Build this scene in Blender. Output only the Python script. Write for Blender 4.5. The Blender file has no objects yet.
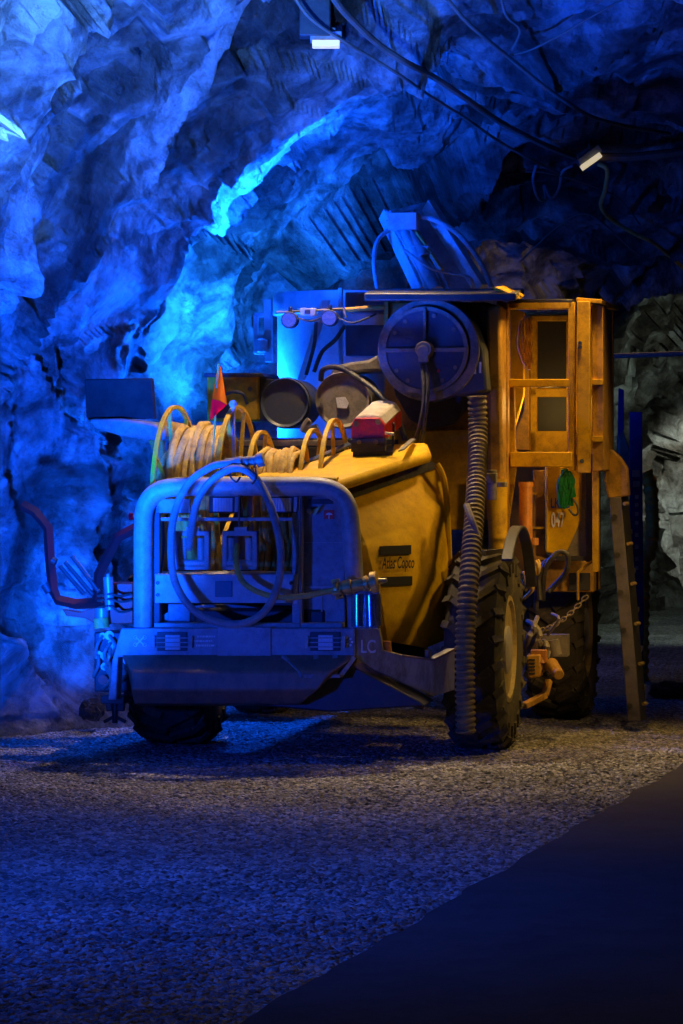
import bpy, math, random
import numpy as np
from mathutils import Vector, Matrix, noise
from mathutils.bvhtree import BVHTree
random.seed(7)
C = bpy.context.scene.collection
F = 2880.0; HY = 470.0; CX = 341.5; EYE = 1.7
PI = math.pi

# ------------------------------------------------------------------ camera
cd = bpy.data.cameras.new('camera'); cam = bpy.data.objects.new('camera', cd); C.objects.link(cam)
cam.location = (0, 0, EYE); cam.rotation_euler = (PI/2, 0, 0)
cd.sensor_fit = 'VERTICAL'; cd.sensor_height = 36.0; cd.lens = F/1024*36.0
cd.shift_y = -(512-HY)/1024.0
cd.clip_end = 300
bpy.context.scene.camera = cam

# ------------------------------------------------------------------ materials
def ramp(nt, stops):
    r = nt.nodes.new('ShaderNodeValToRGB'); e = r.color_ramp.elements
    e[0].position, e[0].color = stops[0][0], (*stops[0][1], 1)
    e[1].position, e[1].color = stops[-1][0], (*stops[-1][1], 1)
    for p, c in stops[1:-1]:
        n = e.new(p); n.color = (*c, 1)
    return r
def mat(name, col, rough=.55, metal=0., dirt=None, amt=.45, scale=6., bump=.15, bscale=40., emit=None, es=0, trans=0, stretch=None):
    m = bpy.data.materials.new(name); m.use_nodes = True; nt = m.node_tree
    b = nt.nodes['Principled BSDF']; b.inputs['Roughness'].default_value = rough; b.inputs['Metallic'].default_value = metal
    tc = nt.nodes.new('ShaderNodeTexCoord'); L = nt.links
    src = tc.outputs['Object']
    if stretch:
        mp = nt.nodes.new('ShaderNodeMapping'); mp.inputs['Scale'].default_value = stretch; L.new(src, mp.inputs[0]); src = mp.outputs[0]
    n = nt.nodes.new('ShaderNodeTexNoise'); n.inputs['Scale'].default_value = scale; n.inputs['Detail'].default_value = 7; n.inputs['Roughness'].default_value = .8
    L.new(src, n.inputs['Vector'])
    d = dirt if dirt else tuple(c*.55 for c in col)
    r = ramp(nt, [(.5-.25*amt-.05, d), (.5+.12-.12*amt, col)])
    L.new(n.outputs['Fac'], r.inputs[0]); L.new(r.outputs[0], b.inputs['Base Color'])
    if bump:
        n2 = nt.nodes.new('ShaderNodeTexNoise'); n2.inputs['Scale'].default_value = bscale; n2.inputs['Detail'].default_value = 4
        L.new(src, n2.inputs['Vector'])
        bp = nt.nodes.new('ShaderNodeBump'); bp.inputs['Strength'].default_value = bump; bp.inputs['Distance'].default_value = .01
        L.new(n2.outputs['Fac'], bp.inputs['Height']); L.new(bp.outputs[0], b.inputs['Normal'])
    if emit:
        b.inputs['Emission Color'].default_value = (*emit, 1); b.inputs['Emission Strength'].default_value = es
    if trans: b.inputs['Transmission Weight'].default_value = trans
    return m
M = {}
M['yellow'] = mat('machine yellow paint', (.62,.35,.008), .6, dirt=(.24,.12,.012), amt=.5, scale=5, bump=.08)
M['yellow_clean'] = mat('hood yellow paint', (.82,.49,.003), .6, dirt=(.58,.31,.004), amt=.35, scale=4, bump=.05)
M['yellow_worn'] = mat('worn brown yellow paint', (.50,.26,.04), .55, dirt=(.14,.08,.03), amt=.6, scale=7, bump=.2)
M['yellow_ring'] = mat('reel yellow paint', (.85,.52,.01), .55, dirt=(.5,.3,.04), amt=.3, scale=10)
M['frame'] = mat('dusty grey frame paint', (.42,.41,.40), .5, dirt=(.24,.23,.22), amt=.4, scale=8, bump=.1)
M['panel'] = mat('grey sheet panel', (.30,.31,.33), .45, dirt=(.15,.15,.16), amt=.45, scale=9)
M['panel_lt'] = mat('pale sheet panel', (.50,.50,.50), .45, dirt=(.33,.32,.30), amt=.4, scale=9)
M['steel'] = mat('bare scraped steel', (.34,.32,.28), .42, .35, dirt=(.15,.12,.09), amt=.5, scale=12, bump=.2, stretch=(1,1,.25))
M['rust'] = mat('rusty scraped skid plate', (.24,.14,.09), .55, dirt=(.10,.07,.05), amt=.5, scale=10, bump=.3, stretch=(1,1,.4))
M['black'] = mat('black painted metal', (.025,.024,.026), .5, dirt=(.05,.045,.04), amt=.5, scale=8)
M['navy'] = mat('dark blue grey paint', (.045,.06,.10), .4, dirt=(.09,.085,.08), amt=.35, scale=5)
M['dust'] = mat('dusty grey brown metal', (.24,.20,.16), .7, dirt=(.09,.075,.06), amt=.5, scale=9, bump=.25)
M['rubber'] = mat('black rubber', (.03,.028,.026), .8, dirt=(.09,.075,.05), amt=.35, scale=12, bump=.3)
M['tyre'] = mat('muddy tyre rubber', (.06,.05,.035), .85, dirt=(.28,.21,.09), amt=1.2, scale=5, bump=.4)
M['rim'] = mat('muddy wheel rim', (.40,.30,.12), .7, dirt=(.2,.14,.06), amt=.5, scale=8)
M['hub'] = mat('pale hub cap', (.45,.42,.40), .4, dirt=(.3,.25,.2))
M['duct'] = mat('ribbed duct cloth', (.22,.16,.06), .6, dirt=(.07,.055,.04), amt=.5, scale=10)
M['hose_y'] = mat('dusty yellow hose', (.72,.46,.08), .6, dirt=(.36,.22,.06), amt=.4, scale=14, bump=.3)
M['hose_g'] = mat('grey blue hose', (.30,.30,.30), .5, dirt=(.2,.2,.2), amt=.3, scale=14)
M['hose_b'] = mat('black hose', (.03,.03,.03), .45, dirt=(.10,.085,.06), amt=.4, scale=14)
M['red'] = mat('red paint', (.80,.03,.012), .5, dirt=(.35,.03,.02), amt=.3)
M['white_top'] = mat('dusty cream lid', (.62,.53,.38), .6, dirt=(.42,.33,.22), amt=.4)
M['orange'] = mat('orange flag cloth', (1,.22,.005), .7, dirt=(.95,.2,.005), bump=.05)
M['crimson'] = mat('red flag cloth', (.75,.01,.03), .7, dirt=(.6,.01,.03), bump=.05)
M['orange_m'] = mat('orange painted metal', (.62,.22,.03), .45, dirt=(.3,.12,.03), amt=.4)
M['lens'] = mat('lamp lens glass', (.7,.7,.72), .2, dirt=(.55,.55,.56), bscale=120, bump=.4)
M['lens_dark'] = mat('unlit lamp glass', (.16,.17,.19), .4, dirt=(.08,.08,.09), scale=60, bump=.3)
M['dark_red'] = mat('dark red arm paint', (.14,.008,.01), .5, dirt=(.06,.01,.01))
M['wing'] = mat('dull dark brown sheet', (.03,.024,.02), .9, dirt=(.015,.012,.01), scale=3)
M['wing'].node_tree.nodes['Principled BSDF'].inputs['Specular IOR Level'].default_value = .1
M['ladder'] = mat('dark ladder steel', (.13,.11,.13), .5, .3, dirt=(.06,.05,.05))
for k_ in ('orange','crimson'):
    nt = M[k_].node_tree; b_ = nt.nodes['Principled BSDF']; b_.inputs['Specular IOR Level'].default_value = .05
    tr = nt.nodes.new('ShaderNodeBsdfTranslucent'); tr.inputs[0].default_value = (1,.32,.0,1) if k_=='orange' else (.8,.01,.03,1)
    mx_ = nt.nodes.new('ShaderNodeMixShader'); mx_.inputs[0].default_value = .8
    nt.links.new(b_.outputs[0], mx_.inputs[1]); nt.links.new(tr.outputs[0], mx_.inputs[2]); nt.links.new(mx_.outputs[0], nt.nodes['Material Output'].inputs[0])
for k_ in ('yellow','yellow_clean','yellow_worn','yellow_ring'): M[k_].node_tree.nodes['Principled BSDF'].inputs['Specular IOR Level'].default_value = .25
M['glass'] = mat('dark cab glass', (.012,.012,.016), .55, dirt=(.02,.02,.02), bump=0)
M['chrome'] = mat('polished metal', (.6,.6,.62), .18, .85, dirt=(.4,.4,.42), bump=.05)
M['brass'] = mat('brass', (.65,.45,.15), .35, .6)
M['decal_k'] = mat('black lettering', (.012,.012,.014), .5, bump=0)
M['decal_w'] = mat('white lettering', (.75,.75,.75), .6, dirt=(.6,.6,.6), bump=0)
M['decal_b'] = mat('blue lettering', (.02,.09,.4), .6, bump=0)
M['green'] = mat('green netting', (.01,.30,.05), .7, dirt=(.005,.08,.02), amt=.6, scale=30, bump=.5)
M['bluepost'] = mat('blue banner', (.008,.02,.16), .5, bump=0)
M['duct_y'] = mat('yellow duct', (.75,.34,.02), .5, dirt=(.3,.14,.02), amt=.4)
M['tank'] = mat('pale painted tank', (.50,.52,.55), .38, dirt=(.30,.32,.36), amt=.4, scale=3, bump=.05)
M['cable'] = mat('brown cable', (.17,.12,.09), .6, dirt=(.10,.07,.05))
M['lampglow'] = mat('lamp glow', (1,.9,.7), .5, emit=(1,.82,.5), es=.6, bump=0)
M['chain'] = mat('dusty chain steel', (.40,.30,.15), .5, .4)

# rock
def rock_mat():
    m = bpy.data.materials.new('blasted rock'); m.use_nodes = True; nt = m.node_tree; L = nt.links
    b = nt.nodes['Principled BSDF']; b.inputs['Roughness'].default_value = .5
    tc = nt.nodes.new('ShaderNodeTexCoord'); mp = nt.nodes.new('ShaderNodeMapping'); mp.inputs['Scale'].default_value = (.5, 1.35, 1)
    L.new(tc.outputs['UV'], mp.inputs[0])
    n = nt.nodes.new('ShaderNodeTexNoise'); n.inputs['Scale'].default_value = 1.1; n.inputs['Detail'].default_value = 9; n.inputs['Roughness'].default_value = .62; n.inputs['Distortion'].default_value = .8
    L.new(mp.outputs[0], n.inputs['Vector'])
    r = ramp(nt, [(.36, (.035,.026,.02)), (.45, (.13,.10,.08)), (.52, (.36,.33,.31)), (.60, (.55,.53,.52)), (.72, (.16,.13,.11))])
    nf = nt.nodes.new('ShaderNodeTexNoise'); nf.inputs['Scale'].default_value = 3.6; nf.inputs['Detail'].default_value = 10; nf.inputs['Roughness'].default_value = .68; nf.inputs['Distortion'].default_value = .5
    L.new(tc.outputs['Object'], nf.inputs['Vector']); rf = ramp(nt, [(.40, (.16,.14,.12)), (.50, (.62,.6,.58)), (.58, (1,1,1))]); L.new(nf.outputs['Fac'], rf.inputs[0])
    mu = nt.nodes.new('ShaderNodeMix'); mu.data_type = 'RGBA'; mu.blend_type = 'MULTIPLY'; mu.inputs[0].default_value = .9
    L.new(n.outputs['Fac'], r.inputs[0]); L.new(r.outputs[0], mu.inputs[6]); L.new(rf.outputs[0], mu.inputs[7]); L.new(mu.outputs[2], b.inputs['Base Color'])
    n2 = nt.nodes.new('ShaderNodeTexNoise'); n2.inputs['Scale'].default_value = 7; n2.inputs['Detail'].default_value = 10; n2.inputs['Roughness'].default_value = .7; n2.inputs['Distortion'].default_value = 1.2
    L.new(mp.outputs[0], n2.inputs['Vector'])
    v = nt.nodes.new('ShaderNodeTexVoronoi'); v.feature = 'F1'; v.inputs['Scale'].default_value = 4.5
    mx = nt.nodes.new('ShaderNodeVectorMath'); mx.operation = 'ADD'
    sc = nt.nodes.new('ShaderNodeVectorMath'); sc.operation = 'SCALE'; sc.inputs[3].default_value = .5
    L.new(n2.outputs['Color'], sc.inputs[0]); L.new(mp.outputs[0], mx.inputs[0]); L.new(sc.outputs[0], mx.inputs[1]); L.new(mx.outputs[0], v.inputs['Vector'])
    b1 = nt.nodes.new('ShaderNodeBump'); b1.inputs['Strength'].default_value = .7; b1.inputs['Distance'].default_value = .05
    L.new(v.outputs['Distance'], b1.inputs['Height'])
    b2 = nt.nodes.new('ShaderNodeBump'); b2.inputs['Strength'].default_value = .8; b2.inputs['Distance'].default_value = .05
    L.new(n2.outputs['Fac'], b2.inputs['Height']); L.new(b1.outputs[0], b2.inputs['Normal'])
    v3 = nt.nodes.new('ShaderNodeTexVoronoi'); v3.inputs['Scale'].default_value = 6; L.new(tc.outputs['Object'], v3.inputs['Vector'])
    n3 = nt.nodes.new('ShaderNodeTexNoise'); n3.inputs['Scale'].default_value = 9; n3.inputs['Detail'].default_value = 10; n3.inputs['Roughness'].default_value = .72; L.new(tc.outputs['Object'], n3.inputs['Vector'])
    ad = nt.nodes.new('ShaderNodeMath'); ad.operation = 'ADD'; L.new(v3.outputs['Distance'], ad.inputs[0]); L.new(n3.outputs['Fac'], ad.inputs[1])
    b3 = nt.nodes.new('ShaderNodeBump'); b3.inputs['Strength'].default_value = 1; b3.inputs['Distance'].default_value = .10
    L.new(ad.outputs[0], b3.inputs['Height']); L.new(b2.outputs[0], b3.inputs['Normal']); L.new(b3.outputs[0], b.inputs['Normal'])
    return m
M['rock'] = rock_mat()
def gravel_mat():
    m = bpy.data.materials.new('gravel'); m.use_nodes = True; nt = m.node_tree; L = nt.links
    b = nt.nodes['Principled BSDF']; b.inputs['Roughness'].default_value = .7
    tc = nt.nodes.new('ShaderNodeTexCoord')
    v = nt.nodes.new('ShaderNodeTexVoronoi'); v.inputs['Scale'].default_value = 42; L.new(tc.outputs['Object'], v.inputs['Vector'])
    r = ramp(nt, [(.0, (.13,.12,.11)), (.5, (.36,.33,.31)), (1., (.72,.68,.64))])
    sp = nt.nodes.new('ShaderNodeSeparateColor'); L.new(v.outputs['Color'], sp.inputs[0]); L.new(sp.outputs[0], r.inputs[0]); 
    n = nt.nodes.new('ShaderNodeTexNoise'); n.inputs['Scale'].default_value = 1.1; n.inputs['Detail'].default_value = 4; L.new(tc.outputs['Object'], n.inputs['Vector'])
    r2 = ramp(nt, [(.35, (.55,.55,.55)), (.65, (1,1,1))]); L.new(n.outputs['Fac'], r2.inputs[0])
    mm = nt.nodes.new('ShaderNodeMix'); mm.data_type = 'RGBA'; mm.blend_type = 'MULTIPLY'; mm.inputs[0].default_value = 1
    L.new(r.outputs[0], mm.inputs[6]); L.new(r2.outputs[0], mm.inputs[7]); L.new(mm.outputs[2], b.inputs['Base Color'])
    bp = nt.nodes.new('ShaderNodeBump'); bp.inputs['Strength'].default_value = 1; bp.inputs['Distance'].default_value = .035; bp.invert = True
    L.new(v.outputs['Distance'], bp.inputs['Height']); L.new(bp.outputs[0], b.inputs['Normal'])
    return m
M['gravel'] = gravel_mat()
M['path'] = mat('smooth dusty concrete', (.085,.072,.072), .95, dirt=(.06,.05,.05), amt=.5, scale=2, bump=.25, bscale=60)

M['path'].node_tree.nodes['Principled BSDF'].inputs['Specular IOR Level'].default_value = .25
# ------------------------------------------------------------------ mesh builder
def basis(ax):
    ax = Vector(ax).normalized(); up = Vector((0,0,1)) if abs(ax.z) < .9 else Vector((1,0,0))
    u = ax.cross(up).normalized(); return u, u.cross(ax).normalized() * -1, ax
def spline(pts, k=6, closed=False):
    P = [Vector(p) for p in pts]; n = len(P); out = []
    rng = range(n) if closed else range(n-1)
    for i in rng:
        if closed: a,b,c,d = P[(i-1)%n],P[i],P[(i+1)%n],P[(i+2)%n]
        else: a,b,c,d = P[max(i-1,0)],P[i],P[i+1],P[min(i+2,n-1)]
        for j in range(k):
            t = j/k
            out.append(.5*((2*b)+(c-a)*t+(2*a-5*b+4*c-d)*t*t+(3*b-a-3*c+d)*t**3))
    if not closed: out.append(P[-1])
    return out
class MB:
    def __init__(s): s.v = []; s.f = []
    def add(s, vs, fs):
        o = len(s.v); s.v += [tuple(v) for v in vs]; s.f += [tuple(i+o for i in f) for f in fs]; return s
    def box(s, c, sz, rot=None):
        c = Vector(c); vs = []
        for z in (-.5,.5):
            for x,y in ((-.5,-.5),(.5,-.5),(.5,.5),(-.5,.5)):
                p = Vector((x*sz[0], y*sz[1], z*sz[2]))
                if rot: p = rot @ p
                vs.append(c+p)
        return s.add(vs, [(3,2,1,0),(4,5,6,7),(0,1,5,4),(1,2,6,5),(2,3,7,6),(3,0,4,7)])
    def prism(s, poly, off):
        n = len(poly); off = Vector(off); a = [Vector(p) for p in poly]; b = [p+off for p in a]
        return s.add(a+b, [tuple(range(n)), tuple(range(2*n-1,n-1,-1))]+[(i,(i+n),(i+1)%n+n,(i+1)%n)[::1] for i in range(n)])
    def tube(s, pts, r, n=8, closed=False):
        P = [Vector(p) for p in pts]; m = len(P); rs = r if isinstance(r,(list,tuple)) else [r]*m
        vs = []; pu = None
        for i,p in enumerate(P):
            if closed: t = P[(i+1)%m]-P[(i-1)%m]
            else: t = P[min(i+1,m-1)]-P[max(i-1,0)]
            if t.length < 1e-9: t = Vector((0,0,1))
            t.normalize()
            if pu is None: u = basis(t)[0]
            else:
                u = pu - t*pu.dot(t)
                u = u.normalized() if u.length > 1e-6 else basis(t)[0]
            pu = u; w = t.cross(u)
            for k in range(n):
                a = 2*PI*k/n; vs.append(p+(u*math.cos(a)+w*math.sin(a))*rs[i])
        fs = []
        for i in range(m if closed else m-1):
            j = (i+1)%m
            for k in range(n): fs.append((i*n+k, i*n+(k+1)%n, j*n+(k+1)%n, j*n+k))
        if not closed: fs += [tuple(range(n-1,-1,-1)), tuple(range((m-1)*n, m*n))]
        return s.add(vs, fs)
    def cyl(s, a, b, r, r2=None, n=20): return s.tube([a,b], [r, r if r2 is None else r2], n)
    def lathe(s, prof, o, ax, n=40, closed=False):
        u,w,t = basis(ax); o = Vector(o); vs = []; fs = []; m = len(prof)
        for r,h in prof:
            for k in range(n):
                a = 2*PI*k/n; vs.append(o+t*h+(u*math.cos(a)+w*math.sin(a))*max(r,1e-4))
        for i in range(m if closed else m-1):
            j = (i+1)%m
            for k in range(n): fs.append((i*n+k, i*n+(k+1)%n, j*n+(k+1)%n, j*n+k))
        if not closed:
            fs += [tuple(range(n-1,-1,-1)), tuple(range((m-1)*n, m*n))]
        return s.add(vs, fs)
    def bar(s, a, b, w, h=None, up=(0,0,1)):
        a = Vector(a); b = Vector(b); t = (b-a); L = t.length; t.normalize()
        up = Vector(up)
        if abs(t.dot(up)) > .95: up = Vector((0,1,0))
        x = t.cross(up).normalized(); z = x.cross(t)
        R = Matrix((x,t,z)).transposed()
        return s.box((a+b)/2, (w, L, h or w), R)
    def mesh(s, name, m, smooth):
        me = bpy.data.meshes.new(name); me.from_pydata(s.v, [], s.f); me.validate(); me.update()
        import bmesh
        bm = bmesh.new(); bm.from_mesh(me); bmesh.ops.recalc_face_normals(bm, faces=bm.faces); bm.to_mesh(me); bm.free()
        me.materials.append(m)
        if smooth:
            for p in me.polygons: p.use_smooth = True
            try: me.set_sharp_from_angle(angle=math.radians(35))
            except Exception: pass
        return me
    def islands(s):
        par = list(range(len(s.v)))
        def fd(a):
            while par[a] != a: par[a] = par[par[a]]; a = par[a]
            return a
        for f in s.f:
            for k in f[1:]: par[fd(k)] = fd(f[0])
        out = {}
        for f in s.f: out.setdefault(fd(f[0]), []).append(f)
        res = []
        for fs in out.values():
            ids = sorted({k for f in fs for k in f}); mp = {k:i for i,k in enumerate(ids)}; q = MB(); q.v = [s.v[k] for k in ids]; q.f = [tuple(mp[k] for k in f) for f in fs]; res.append(q)
        return res
    def build(s, name, m, parent=None, bevel=0, smooth=True, label=None):
        if name in SPLIT:
            name2 = SPLIT[name]
            for q in s.islands(): o = q.build(name2, m, parent, bevel, smooth, label)
            return o
        o = bpy.data.objects.new(name, s.mesh(name, M[m] if isinstance(m,str) else m, smooth)); C.objects.link(o)
        if parent is not None: o.parent = parent
        if bevel:
            b = o.modifiers.new('bevel','BEVEL'); b.width = bevel; b.segments = 2; b.limit_method = 'ANGLE'; b.angle_limit = .6
        if label: o['label'] = label
        return o
SPLIT = dict(bolt_row='bolt', port_hole='port', bolt_ring='cover_bolt', rod_set='rod', control_hoses='control_hose', boom_hoses='boom_hose', coiled_hoses='coiled_hose', pipework='pipe',
    rungs='rung', rail_hole='hole', rung_bolt='rung_pin', reel_spokes='spoke', cross_rail='rail', axle='axle_beam', hinge_lug='lug', post_bolts='post_bolt', lamp_cable='cable', tank_hose='return_hose', tank_strap='strap',
    tank_bracket='mounting_plate', grab_bar='grab_rail', step_opening='foot_opening', windscreen='pane', door_seam='seam', catch='clasp', hose_bundle='reel_hose', hose_tangle='loose_hose', guard='guard_bar',
    tow_frame='tow_bar', gear_box_fins='fin', printed_marks='printed_mark', side_plate='side_sheet', box_hole='opening', small_cylinder='strut_cylinder', vent_bits='bit')
def tag(o, label=None, cat=None, group=None, kind=None):
    if label: o['label'] = label
    if cat: o['category'] = cat
    if group: o['group'] = group
    if kind: o['kind'] = kind
    return o
def empty(name, loc, rz=0):
    o = bpy.data.objects.new(name, None); C.objects.link(o); o.location = loc; o.rotation_euler = (0,0,rz); o.empty_display_size = .2; return o

# ------------------------------------------------------------------ pixel helpers
CAM = Vector((0,0,EYE))
def ray(px, py): return Vector(((px-CX)/F, 1, -(py-HY)/F))
def at(px, py, d): return CAM + ray(px,py)*d
YAW = math.radians(11)
RO = Vector(((262-CX)/F*16.9, 16.9, 0))
RX = Vector((math.cos(YAW), -math.sin(YAW), 0)); RY = Vector((math.sin(YAW), math.cos(YAW), 0))
def tolocal(w):
    q = w-RO; return Vector((q.dot(RX), q.dot(RY), q.z))
def PF(px, py, ly):      # pixel -> rig coordinates on the plane at distance ly behind the bumper face
    d = ray(px,py); t = (ly-(CAM-RO).dot(RY))/d.dot(RY); return tolocal(CAM+d*t)
def PS(px, py, lx):      # pixel -> rig coordinates on a side plane
    d = ray(px,py); t = (lx-(CAM-RO).dot(RX))/d.dot(RX); return tolocal(CAM+d*t)
def m_(px, ly=0): return px*(16.9+ly)/F
def panel(mb, pts, ly, th): return mb.prism([PF(x,y,ly) for x,y in pts], (0,th,0))
def rect(x0,y0,x1,y1): return [(x0,y0),(x1,y0),(x1,y1),(x0,y1)]
def tub(mb, pts, rpx, k=6, n=8, closed=False):
    P = [PF(*p) for p in pts]
    if k: P = spline(P, k, closed)
    return mb.tube(P, m_(rpx, pts[0][2]), n, closed)

# ------------------------------------------------------------------ the drift (tunnel) of blasted rock
DD = [4, 10, 14, 17, 18.3, 19.0, 19.6, 20.6, 21.3, 21.8, 22.8, 23.2, 24.2, 26, 32, 45, 60]
RR = [4.8,4.7,4.55,4.35,4.10,3.75,3.72,3.62,3.50,3.22,3.20,3.02,3.0, 3.0, 3.1, 3.2, 3.2]
XD = [4, 22, 23.2, 24.5, 26, 32, 40, 60]
XX = [1.6,1.66,1.9, 2.9, 4.0, 5.7, 7.6, 12]
cells = {}
def facet(p, s, amp, tilt, sd):
    dist, pts = noise.voronoi(p*s + Vector((sd,sd*2,sd*3)))
    c = pts[0]; key = (round(c.x,3), round(c.y,3), round(c.z,3), sd)
    h = cells.get(key)
    if h is None:
        rnd = random.Random(hash(key)); h = (rnd.uniform(-1,1), Vector((rnd.uniform(-1,1), rnd.uniform(-1,1), rnd.uniform(-1,1)))); cells[key] = h
    q = p*s + Vector((sd,sd*2,sd*3)) - c
    return h[0]*amp + h[1].dot(q)*tilt
ROTM = Matrix.Rotation(math.radians(38), 3, 'Y')
def rock_disp(p, sa):
    d = p.y
    pw = p*.8; w = Vector((noise.noise(pw), noise.noise(pw+Vector((31.4,7.2,3.3))), noise.noise(pw+Vector((5.1,47.7,11.9)))))*.5
    a = Vector((sa*.26, d*.75, 2)) + w*.5
    h = noise.fractal(a, .9, 2.1, 3)*.55
    rg = 1-abs(noise.noise(Vector((sa*.30, d*1.1, 9))+w*.8))*2.6
    h -= max(rg,0)**2*.22
    rg = 1-abs(noise.noise(Vector((sa*.6, d*2.3, 4))+w*1.2))*2.8
    h -= max(rg,0)**2*.09
    q = Vector((sa*.5, d*1.15, .3*p.z))
    h += facet(q+w*.7, .55, .17, .30, 1.7)
    h += facet(q+w*1.2, 1.5, .05, .10, 4.3)
    h += facet(q+w*1.5, 4.2, .014, .035, 9.1)
    h += noise.fractal(Vector((sa*2.2, d*5, 1)), .8, 2.2, 4)*.022
    return h
ds = list(np.arange(5,14,.25))+list(np.arange(14,17.5,.07))+list(np.arange(17.5,27,.034))+list(np.arange(27,40,.12))+list(np.arange(40,60,.5))
def tunnel_point(d, th):
    R = np.interp(d, DD, RR); cx = np.interp(d, XD, XX); cz = 1.1
    c, s = math.cos(th), math.sin(th)
    # below the spring line the walls drop nearly straight to the floor
    if s < 0: base = Vector((cx+R*(1 if c>0 else -1)*(1-.03*s*s), d, cz+R*s)) if False else Vector((cx+R*c, d, cz+R*s*.9))
    else: base = Vector((cx+R*c, d, cz+R*s))
    rad = Vector((c, -.25, s)).normalized()
    h = rock_disp(base, th*4)
    return base + rad*(h-.02)
def shell(name, a0, a1, n):
    vs = []; fs = []; ths = np.linspace(math.radians(a0), math.radians(a1), n)
    for d in ds:
        for t in ths: vs.append(tunnel_point(float(d), float(t)))
    for i in range(len(ds)-1):
        for j in range(n-1): fs.append((i*n+j, i*n+j+1, (i+1)*n+j+1, (i+1)*n+j))
    me = bpy.data.meshes.new(name); me.from_pydata([tuple(v) for v in vs], [], fs); me.update()
    me.materials.append(M['rock'])
    uv = me.uv_layers.new(name='UVMap'); co = np.array([(float(t)*4, float(d)) for d in ds for t in ths])
    li = np.empty(len(me.loops), dtype=np.int32); me.loops.foreach_get('vertex_index', li)
    uv.data.foreach_set('uv', co[li].astype(np.float32).ravel())
    o = bpy.data.objects.new(name, me); C.objects.link(o); tag(o, kind='structure')
    return vs, fs
allv = []; allf = []
for nm, a0, a1, n in (('wall_left',128,212,210), ('ceiling',50,128,200), ('wall_right',-32,50,60)):
    v, f = shell(nm, a0, a1, n); k = len(allv); allv += v; allf += [tuple(i+k for i in q) for q in f]
bvh = BVHTree.FromPolygons(allv, allf)
def onrock(px, py, off=.12):
    d = ray(px,py).normalized(); h = bvh.ray_cast(CAM+d*5, d)
    if h[0] is None: return at(px,py,22)
    return h[0]-d*off

# ------------------------------------------------------------------ floor
def gheight(x, y):
    p = Vector((x,y,0))
    dist, _ = noise.voronoi(Vector((x*34,y*34,0)))
    big = noise.fractal(p*.8, 1, 2, 3)*.02
    return big + (.5-min(dist[0],1.))*.022 - .011
def edge_x(d): return -.31 + (d-8.84)*(1.97+.31)/(16.6-8.84)
vs=[]; fs=[]
rows = []; d = 7.9
while d < 21.5: rows.append(d); d += .011*d/8.5 if d < 19 else .05
while d < 60: rows.append(d); d += .4
ncol = 330
for d in rows:
    for j in range(ncol):
        u = j/(ncol-1)
        x = (-.135+u*.285)*d
        z = gheight(x,d)
        if x > edge_x(d) and d < 22: z -= .035*min(1,(x-edge_x(d))*25)
        vs.append((x,d,z))
for i in range(len(rows)-1):
    for j in range(ncol-1): fs.append((i*ncol+j,i*ncol+j+1,(i+1)*ncol+j+1,(i+1)*ncol+j))
me = bpy.data.meshes.new('floor'); me.from_pydata(vs,[],fs); me.update(); me.materials.append(M['gravel'])
o = bpy.data.objects.new('floor', me); C.objects.link(o); tag(o, kind='structure')
for nm, pts in (('floor_side_left', [(-9,-1),(-.1349*7.9,-1),(-.1349*7.9,7.9),(-.1349*60,60),(-14,60),(-9,7.9)]),
                ('floor_side_right', [(.15*7.9,-1),(9,-1),(14,60),(9,60),(.15*7.9,7.9)]), ('floor_near', [(-1.066,-1),(1.185,-1),(1.185,7.9),(-1.066,7.9)])):
    b = MB().prism([(x,y,-.004) for x,y in pts], (0,0,-.1)); tag(b.build(nm,'gravel'), kind='structure')
# smooth path at lower right
b = MB()
pe = [(edge_x(d)+noise.noise(Vector((d*2,0,0)))*.04+noise.noise(Vector((d*9,3,0)))*.02, d) for d in np.arange(4,22.01,.1)]
b.prism([(x,y,-.05) for x,y in pe]+[(9,22,-.05),(9,4,-.05)], (0,0,.055))
tag(b.build('path','path',smooth=False), kind='structure')

# ================================================================== THE DRILL RIG
rig = empty('drill_rig', RO, -YAW)
tag(rig, 'large dusty yellow underground drill rig with grey tube grille, parked on gravel', 'drill rig')
def part(mb, name, m, bevel=0, parent=None, label=None, smooth=True): return mb.build(name, m, parent if parent is not None else rig, bevel, smooth, label)
def text(body, name, m, parent, origin, xdir, zdir, width, height, thick=.002, shear=0, label=None):
    cu = bpy.data.curves.new(name,'FONT'); cu.body = body; cu.extrude = .0; cu.shear = shear; cu.offset = .014
    tmp = bpy.data.objects.new('t', cu); C.objects.link(tmp)
    dg = bpy.context.evaluated_depsgraph_get(); me = bpy.data.meshes.new_from_object(tmp.evaluated_get(dg))
    bpy.data.objects.remove(tmp)
    xs = [v.co.x for v in me.vertices]; ys = [v.co.y for v in me.vertices]
    x0,x1,y0,y1 = min(xs),max(xs),min(ys),max(ys)
    X = Vector(xdir).normalized(); Z = Vector(zdir).normalized(); N = X.cross(Z)
    for v in me.vertices:
        v.co = Vector(origin) + X*((v.co.x-x0)/(x1-x0)*width) + Z*((v.co.y-y0)/(y1-y0)*height) + N*thick
    me.materials.clear(); me.materials.append(M[m])
    o = bpy.data.objects.new(name, me); C.objects.link(o); o.parent = parent
    if label: o['label'] = label
    return o

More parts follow.
